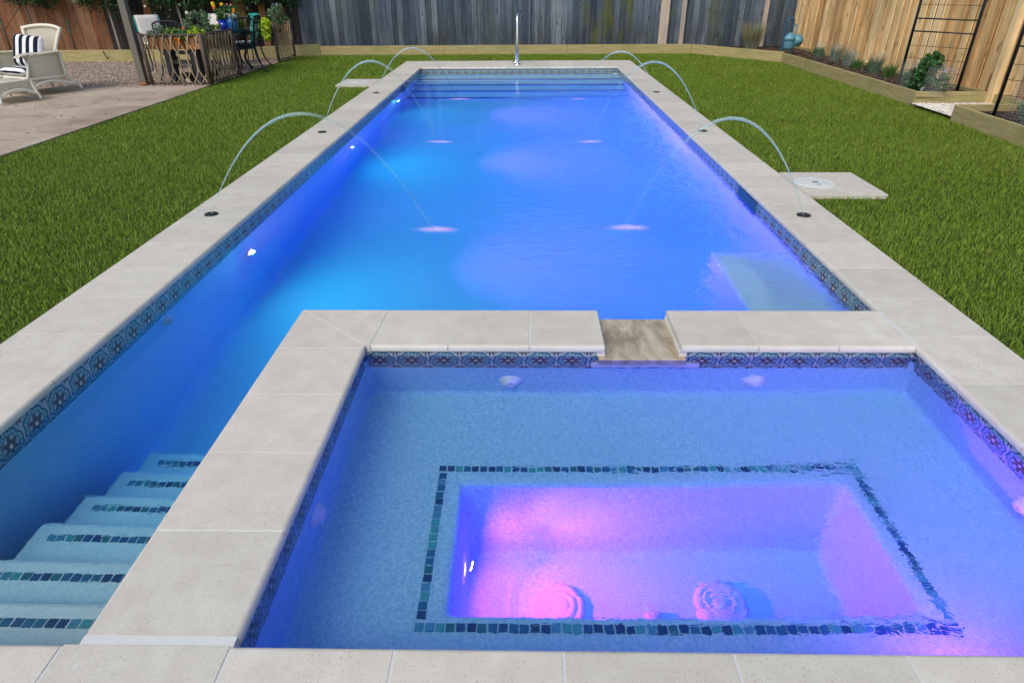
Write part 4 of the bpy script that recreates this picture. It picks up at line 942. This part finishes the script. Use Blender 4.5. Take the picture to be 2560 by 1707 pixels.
c = copy_tree(proto); c.location = (-5.42, 12.95 + .12, 0); c.rotation_euler = (0, 0, -PI / 2 - .5); tag(c, 'black cast metal chair without cushion between the blue pots and the lawn', 'chair', 'cast metal dining chairs')

# ------------------------------------------------------------------ wicker armchair + ottoman (front faces -Y locally)
WC = empty('wicker_armchair', (-7.70, 10.62, 0), -.43, 'cream wicker armchair with flared arms on the concrete patio', 'armchair')
def tubes(lst, m, name, par, r=.02, seg=8):
    bm = bmesh.new()
    for P in lst: tube(bm, smooth_path(P, 4), r, seg)
    return obj(name, bm, m, par)
hw, hd = .36, .30
for sx in (-1, 1):
    X = sx * hw
    # side panel: curved sheet from arm to apron
    bm = bmesh.new(); rows = []
    for j in range(9):
        z = .22 + j / 8 * .34; bow = .03 * math.sin(j / 8 * PI)
        w0 = -hd + .02 + .05 * math.sin(j / 8 * PI); w1 = hd - .02
        rows.append([bm.verts.new((X + sx * (.03 * (j / 8) - bow * .3), w0 + (w1 - w0) * k / 6, z)) for k in range(7)])
    for a, b in zip(rows, rows[1:]):
        for k in range(6): bm.faces.new((a[k], a[k + 1], b[k + 1], b[k]))
    r0 = bmesh.ops.solidify(bm, geom=bm.faces[:], thickness=.018); obj('side_panel', bm, 'wicker', WC, True)
    # open weave apron below
    bm = bmesh.new(); rows = []
    for k in range(13):
        t = k / 12; y = -hd - .02 + t * (2 * hd + .08); zb = .10 + .07 * math.sin(t * PI)
        rows.append((bm.verts.new((X + sx * .01, y, .235)), bm.verts.new((X + sx * .02, y, zb))))
    for a, b in zip(rows, rows[1:]): bm.faces.new((a[0], b[0], b[1], a[1]))
    bmesh.ops.solidify(bm, geom=bm.faces[:], thickness=.012); obj('side_apron', bm, 'wicker_open', WC)
    tubes([[(X, -hd, .22), (X + sx * .01, -hd - .02, .12), (X + sx * .02, -hd - .04, .055)], [(X, hd, .22), (X, hd + .09, .13), (X + sx * .01, hd + .15, .06)], [(X, -hd + .04, .57), (X, -hd + .09, .48), (X, -hd + .05, .33), (X, -hd, .22)], [(X + sx * .02, hd, .57), (X, hd, .4), (X, hd, .22)], [(X, -hd, .225), (X, hd, .225)],
           [(X + sx * .02, -hd - .03, .08), (X + sx * .02, -.1, .165), (X + sx * .02, .12, .165), (X + sx * .02, hd + .12, .09)]], 'wicker_frame', 'side_frame', WC, .021)
    # rolled arm: wide flat band curving outwards
    bm = bmesh.new(); rows = []
    path = [(-hd - .08, .525), (-hd - .04, .565), (-hd + .06, .585), (-.05, .575), (.12, .58), (hd - .03, .60)]
    for (y, z) in path:
        rows.append([bm.verts.new((X + sx * o_, y, z + dz)) for o_, dz in ((-.05, -.005), (-.02, .012), (.04, .010), (.075, -.012))])
    for a, b in zip(rows, rows[1:]):
        for k in range(3): bm.faces.new((a[k], a[k + 1], b[k + 1], b[k]))
    bmesh.ops.solidify(bm, geom=bm.faces[:], thickness=.03)
    o = obj('armrest', bm, 'wicker', WC, True); md = o.modifiers.new('s', 'SUBSURF'); md.levels = md.render_levels = 2
    for y in (-hd - .045, hd + .155):
        bm = bmesh.new(); tube(bm, [(X + sx * .02, y, .07), (X + sx * .024, y + (-.008 if y < 0 else .03), .0)], [.020, .014], 8); obj('leg', bm, 'wicker_frame', WC)
# back: flared fan shape
bm = bmesh.new(); rows = []
for j in range(10):
    t = j / 9; z = .38 + t * .50; half = .33 + .13 * t ** 1.5; y = hd - .02 + .16 * t
    row = []
    for k in range(13):
        u = k / 12 * 2 - 1; zz = z + (.035 * (1 - u * u)) * t; yy = y - .10 * abs(u) ** 3 * (1 - .4 * t)
        row.append(bm.verts.new((u * half, yy, zz)))
    rows.append(row)
for a, b in zip(rows, rows[1:]):
    for k in range(12): bm.faces.new((a[k], a[k + 1], b[k + 1], b[k]))
bmesh.ops.solidify(bm, geom=bm.faces[:], thickness=.025); obj('backrest', bm, 'wicker', WC, True)
rim = [(-.345, hd - .09, .50), (-.39, hd + .0, .70), (-.46, hd + .06, .87), (-.46, hd + .075, .885), (-.25, hd + .12, .915), (0, hd + .14, .925), (.25, hd + .12, .915), (.46, hd + .075, .885), (.46, hd + .06, .87), (.39, hd + .0, .70), (.345, hd - .09, .50)]
tubes([rim], 'wicker_frame', 'back_rim', WC, .026)
bm = bmesh.new(); bx(bm, -.34, .34, -hd, hd, .225, .26, bev=.01); obj('seat_frame', bm, 'wicker', WC)
bm = bmesh.new(); bx(bm, -.34, .34, -hd - .015, -hd + .01, .12, .26, bev=.008); obj('front_apron', bm, 'wicker_open', WC)
def cushion(name, w, h, t, m, loc, rot, label, par_rz):
    bm = bmesh.new(); cushion_geo(bm, w, h, t, 12); o = obj(name, bm, m, None, True); o.matrix_world = Matrix.Translation(loc) @ Matrix.Rotation(par_rz, 4, 'Z') @ Euler(rot).to_matrix().to_4x4()
    md = o.modifiers.new('s', 'SUBSURF'); md.levels = md.render_levels = 1; tag(o, label, 'cushion', 'striped cushions on the wicker chair'); return o
rzW = -.43; RW = Matrix.Rotation(rzW, 3, 'Z')
def wloc(x, y, z): v = RW @ Vector((x, y, 0)); return (-7.70 + v.x, 10.62 + v.y, z)
cushion('seat_cushion', .64, .58, .13, 'stripe_y', wloc(0, -.03, .325), (PI / 2, 0, 0), 'navy and white striped seat cushion of the wicker armchair', rzW)
cushion('throw_pillow', .56, .48, .15, 'stripe_x', wloc(.035, .05, .59), (-.30, .08, .20), 'navy and white striped pillow leaning on the wicker back', rzW)
OT = empty('wicker_ottoman', (-7.62, 9.80, 0), -.43 + .0, 'cream wicker ottoman in front of the armchair at the left edge', 'ottoman')
bm = bmesh.new(); rows = []
for j in range(7):
    y = -.24 + j * .08; z = .30 - .02 * (j / 3 - 1) ** 2
    rows.append([bm.verts.new((-.32 + k * .08, y, z - .012 * abs(k - 4) ** 1.5 * .3)) for k in range(9)])
for a, b in zip(rows, rows[1:]):
    for k in range(8): bm.faces.new((a[k], a[k + 1], b[k + 1], b[k]))
bmesh.ops.solidify(bm, geom=bm.faces[:], thickness=.03); obj('top', bm, 'wicker', OT, True)
fr = []
for sx in (-1, 1): fr.append([(sx * .32, -.24, .28), (sx * .345, -.25, .16), (sx * .37, -.27, .06)]); fr.append([(sx * .32, .24, .28), (sx * .345, .25, .16), (sx * .37, .27, .06)]); fr.append([(sx * .36, -.26, .08), (sx * .34, -.1, .15), (sx * .34, .1, .15), (sx * .36, .26, .08)]); fr.append([(sx * .32, -.24, .27), (sx * .32, .24, .27)])
for y in (-1, 1): fr.append([(-.36, y * .26, .08), (-.15, y * .25, .15), (.15, y * .25, .15), (.36, y * .26, .08)]); fr.append([(-.32, y * .24, .27), (.32, y * .24, .27)])
tubes(fr, 'wicker_frame', 'frame', OT, .020)
bm = bmesh.new()
for sx in (-1, 1): bx(bm, sx * .335 - .006, sx * .335 + .006, -.25, .25, .14, .27)
for y in (-1, 1): bx(bm, -.33, .33, y * .247 - .006, y * .247 + .006, .14, .27)
obj('side_weave', bm, 'wicker_open', OT)
for sx in (-1, 1):
    for sy in (-1, 1):
        bm = bmesh.new(); tube(bm, [(sx * .37, sy * .27, .07), (sx * .38, sy * .28, 0)], [.018, .013], 8); obj('leg', bm, 'wicker_frame', OT)

# ------------------------------------------------------------------ gas meter
gm = empty('gas_meter', (5.60, 14.75, .09), 0, 'blue grey gas meter with bent pipes in front of the corner of the fences', 'gas meter')
bm = bmesh.new(); tube(bm, smooth_path([(-.19, 0, 0), (-.18, 0, .3), (-.175, 0, .60), (-.165, 0, .66), (-.12, 0, .675), (-.06, 0, .67), (-.04, 0, .62), (-.04, 0, .38)], 4), .020, 10); obj('riser_pipe', bm, 'meter_pipe', gm, True)
bm = bmesh.new(); tube(bm, smooth_path([(-.03, 0, .56), (.0, 0, .57), (.03, 0, .54), (.03, 0, .40), (.005, 0, .30)], 4), .014, 8); tube(bm, [(0, 0, .18), (0, 0, 0)], .018, 8); obj('outlet_pipe', bm, 'meter_body', gm, True)
bm = bmesh.new(); lathe(bm, [(.03, .42), (.05, .40), (.10, .37), (.125, .32), (.13, .29), (.12, .285), (.115, .24), (.11, .14), (.09, .10), (0, .09)], 20, Matrix.Translation((-.06, 0, 0)) @ Matrix.Diagonal((1, .8, 1, 1))); obj('meter_case', bm, 'meter_body', gm, True)
bm = bmesh.new(); lathe(bm, [(0, -.07), (.06, -.065), (.10, -.04), (.118, -.005), (.118, .005), (.10, .04), (.05, .06), (.03, .09), (0, .09)], 24, Matrix.Translation((.12, 0, .27)) @ Matrix.Rotation(.35, 4, 'Z') @ Rny); obj('regulator', bm, 'meter_body', gm, True)

# ------------------------------------------------------------------ trellises
def trellis(a, b, label, h=2.15, z0=.08):
    A, Bq = Vector(a), Vector(b); L = (Bq - A).length; ang = math.atan2(Bq.y - A.y, Bq.x - A.x)
    r = empty('metal_trellis', (A.x, A.y, z0), ang, label, 'trellis', 'black metal trellises in the right bed')
    for x in (0, L):
        bm = bmesh.new(); tube(bm, [(x, 0, -.1), (x, 0, h)], .019, 10); obj('post', bm, 'black_metal', r)
    for z in (.76, .92, 1.75, 1.9):
        bm = bmesh.new(); tube(bm, [(0, 0, z), (L, 0, z)], .009, 8); obj('rung', bm, 'black_metal', r)
    bm = bmesh.new()
    for z in (.26, .42, .58, 1.09, 1.26, 1.43, 1.6): tube(bm, [(0, 0, z), (L, 0, z)], .0032, 5)
    for k in range(1, 5): tube(bm, [(L * k / 5, 0, .05), (L * k / 5, 0, .76)], .0022, 4); tube(bm, [(L * k / 5, 0, .92), (L * k / 5, 0, 1.75)], .0022, 4)
    obj('wire_grid', bm, 'black_metal', r)
trellis((5.47, 10.04), (5.93, 9.38), 'black metal trellis with leafy rose at its foot')
trellis((5.37, 7.70), (5.83, 7.03), 'nearer black metal trellis cut by the right picture edge')

def netting(x, y, R, h, label, z=.085, cone=1.0):
    bm = bmesh.new(); n = 20; k = 2 * PI * R / .03
    for i in range(n):
        a0, a1 = 2 * PI * i / n, 2 * PI * (i + 1) / n
        quad(bm, [(R * math.cos(a0), R * math.sin(a0), 0), (R * math.cos(a1), R * math.sin(a1), 0), (R * cone * math.cos(a1), R * cone * math.sin(a1), h), (R * cone * math.cos(a0), R * cone * math.sin(a0), h)], uv=[(k * i / n, 0), (k * (i + 1) / n, 0), (k * (i + 1) / n, h / .03), (k * i / n, h / .03)])
    o = obj('wire_cage', bm, 'netting'); o.location = (x, y, z); tag(o, label, 'plant guard', 'wire guards round young plants'); return o
def bunch(x, y, n, h, R, lean, m, label, z=.085, w=.007, name='grass_plant'):
    r = empty(name, (x, y, z), 0, label, 'plant', 'young plants in the border beds'); a = RNG.uniform(0, 6.3, n); rr = R * RNG.uniform(0, 1, n) ** .6
    P = np.stack([rr * np.cos(a), rr * np.sin(a), np.zeros(n)], 1); sp = np.stack([np.cos(a), np.sin(a), np.zeros(n)], 1)
    blades_mesh(P, h * RNG.uniform(.55, 1.1, n), np.full(n, w), lean * RNG.uniform(.2, 1.2, n), 'foliage', m, r, spread=sp)
bunch(5.08, 15.75, 520, .64, .13, .50, ['straw_leaf'], 'tall straw tipped ornamental grass before the grey fence', w=.009)
bunch(5.08, 15.78, 200, .34, .10, .35, ['rose_leaf'], 'low green blades at the base of the tall ornamental grass', w=.009)
netting(5.08, 15.75, .15, .26, 'wire guard round the tall ornamental grass', cone=1.2)
bunch(4.42, 16.10, 120, .36, .07, .3, ['dark_leaf'], 'small wispy dark grass plant left of the tall grass', w=.006)
netting(4.42, 16.10, .11, .24, 'wire guard round the wispy dark grass')
sm = [(5.98, 14.2, .20, 'first small seedling beyond the gas meter'), (6.03, 13.55, .27, 'second tuft along the tan fence'), (5.97, 12.85, .26, 'third tuft along the tan fence'), (5.90, 12.35, .17, 'short shoot between guards'), (5.92, 11.72, .27, 'fourth taller tuft before the trellis'), (5.88, 11.15, .20, 'pale green shoot just before the trellis')]
for i, (x, y, h, lb) in enumerate(sm):
    bunch(x, y, 170, h * 1.15, .08, .38, [('rose_leaf', 'sage_leaf', 'sage_leaf', 'mid_leaf', 'rose_leaf', 'mid_leaf')[i]], lb, w=.008, name='seedling')
    if i in (0, 1, 2, 4): netting(x, y, .115, .30, 'wire guard round the ' + lb.replace(' along', ', standing along'))
for x, y, h, lb in ((6.12, 14.6, .16, 'low leafy sprout nearest the gas meter'), (6.08, 13.1, .13, 'low leafy sprout between the second and third tufts'), (6.05, 12.1, .15, 'low leafy sprout behind the short shoot'), (6.0, 10.75, .17, 'low leafy sprout left of the trellis post')):
    plant('sprout', (x, y, .085), lb, [('foliage', (0, 0, h * .5), (.11, .14, h * .5), 240, .04, ['mid_leaf', 'rose_leaf'], {})], group='young plants in the border beds')
netting(5.95, 12.62, .10, .26, 'empty looking wire guard between the tufts')
r = plant('rose_bush', (5.60, 9.72, .085), 'leafy green rose climbing the foot of the trellis', [('foliage', [(0, 0, .18), (.06, -.06, .36), (-.05, .05, .12)], [(.20, .20, .15), (.15, .17, .14), (.18, .18, .12)], 1600, .06, ['rose_leaf', 'rose_leaf', 'mid_leaf'], dict(clump=22, aspect=1.3))], group='young plants in the border beds')
bm = bmesh.new(); [tube(bm, [(0, 0, 0), (x * .5, y * .5, .2), (x, y, .42)], [.007, .005, .003], 5) for x, y in ((.05, -.08), (-.07, .04), (.09, .02), (0, .0))]; obj('stem', bm, 'bark', r)
plant('lavender_plant', (5.62, 9.30, .085), 'grey green lavender in a wire guard at the trellis', [('foliage', (0, 0, .15), (.12, .14, .15), 600, .04, ['sage_leaf', 'mid_leaf'], dict(clump=16)), ('blossom', (0, 0, .36), (.08, .08, .08), 26, .022, ['lilac_petal'], {})], group='young plants in the border beds')
netting(5.62, 9.30, .19, .36, 'wire guard round the lavender', cone=.95)
netting(5.47, 9.84, .13, .36, 'wire guard at the left foot of the trellis')
plant('lavender_plant', (5.62, 7.42, .085), 'larger lavender in the nearest bed with purple spikes', [('foliage', (0, 0, .19), (.17, .2, .19), 1100, .045, ['sage_leaf', 'mid_leaf'], dict(clump=22)), ('blossom', [(0, 0, .46), (.05, .1, .55)], [(.12, .12, .10), (.1, .1, .1)], 60, .026, ['lilac_petal', 'pink_petal'], {})], group='young plants in the border beds')
netting(5.58, 7.42, .24, .40, 'wire guard round the larger lavender', cone=.95)
bm = bmesh.new(); add_box(bm, (0, 0, .05), (.05, .006, .10), rot=(.3, 0, .4)); o = obj('plant_tag', bm, 'white_plastic'); o.location = (5.47, 9.42, .085); tag(o, 'white plant tag stuck in the soil below the rose', 'plant tag')

# trees beyond the fence (the pool mirrors them)
def big_tree(x, y, h, R, label):
    r = empty('broad_tree', (x, y, 0), 0, label, 'tree', 'tall trees beyond the grey fence')
    bm = bmesh.new(); tube(bm, [(0, 0, 0), (.05, 0, h * .3), (0, 0, h * .7)], [.22, .17, .08], 9)
    for k in range(6):
        a = k * 1.05 + random.random(); tube(bm, [(0, 0, h * .3), (math.cos(a) * R * .4, math.sin(a) * R * .4, h * .5), (math.cos(a) * R * .8, math.sin(a) * R * .8, h * .62)], [.1, .06, .02], 6)
    obj('trunk', bm, 'bark', r)
    C = [(0, 0, h * .62)] + [(math.cos(k * 1.26) * R * .55, math.sin(k * 1.26) * R * .55, h * (.5 + .1 * (k % 3))) for k in range(5)]
    leaf_cloud('crown', C, [(R * .75, R * .75, h * .36)] + [(R * .55, R * .55, h * .27)] * 5, 9000, .34, ['dark_leaf', 'dark_leaf', 'rose_leaf'], r, clump=90)
big_tree(-10.5, 20.5, 9.0, 3.2, 'leftmost tall leafy tree beyond the back fence')
big_tree(-5.2, 19.8, 8.4, 3.0, 'second tall tree from the left beyond the back fence')
big_tree(-.6, 20.4, 8.8, 2.9, 'tall tree beyond the back fence mirrored in the middle of the pool')
big_tree(11.5, 19.5, 8.0, 3.0, 'tall tree beyond the right corner of the fences')
big_tree(2.9, 24.0, 4.6, 2.2, 'lower tree beyond the back fence right of the middle')

# ------------------------------------------------------------------ camera
f, pitch, yaw, roll = 1593.178, .515818, .019873, -.0071284
cy, sy = math.cos(yaw), math.sin(yaw)
fw = Vector((-sy * math.cos(pitch), cy * math.cos(pitch), -math.sin(pitch))); rt = Vector((cy, sy, 0)); up = rt.cross(fw)
r2 = rt * math.cos(roll) + up * math.sin(roll); u2 = -rt * math.sin(roll) + up * math.cos(roll)
cam = bpy.data.cameras.new('camera'); co = bpy.data.objects.new('camera', cam); COL.objects.link(co)
Mx = Matrix((r2, u2, -fw)).transposed().to_4x4(); Mx.translation = (0, 0, 1.5); co.matrix_world = Mx
cam.sensor_width = 36; cam.lens = 36 * f / 2560; cam.clip_end = 300; cam.clip_start = .05; S.camera = co

# ------------------------------------------------------------------ light
SE, SR = math.radians(48), math.radians(210)
w = bpy.data.worlds.new('World'); S.world = w; w.use_nodes = True; nt = w.node_tree; nt.nodes.clear()
sk = nt.nodes.new('ShaderNodeTexSky'); sk.sky_type = 'NISHITA'; sk.sun_disc = False; sk.sun_elevation = SE; sk.sun_rotation = SR; sk.air_density = 1.0; sk.dust_density = 3.5; sk.ozone_density = 1.0
bg = nt.nodes.new('ShaderNodeBackground'); bg.inputs['Strength'].default_value = .12; wo = nt.nodes.new('ShaderNodeOutputWorld')
nt.links.new(sk.outputs[0], bg.inputs[0]); nt.links.new(bg.outputs[0], wo.inputs[0])
sl = bpy.data.lights.new('sun', 'SUN'); sl.energy = .7; sl.angle = math.radians(25); sl.color = (1, .96, .90)
so = bpy.data.objects.new('sun', sl); COL.objects.link(so)
az = SR; dirv = Vector((math.sin(az) * math.cos(SE), math.cos(az) * math.cos(SE), math.sin(SE)))
so.rotation_euler = dirv.to_track_quat('Z', 'Y').to_euler()

S.view_settings.view_transform = 'Standard'; S.view_settings.look = 'None'; S.view_settings.exposure = 0.54; S.view_settings.gamma = 1.0
c = S.cycles; c.max_bounces = 8; c.transmission_bounces = 6; c.diffuse_bounces = 4; c.glossy_bounces = 3; c.transparent_max_bounces = 12
c.caustics_refractive = True; c.caustics_reflective = True; c.blur_glossy = .5; c.sample_clamp_indirect = 4.0; c.use_denoising = True
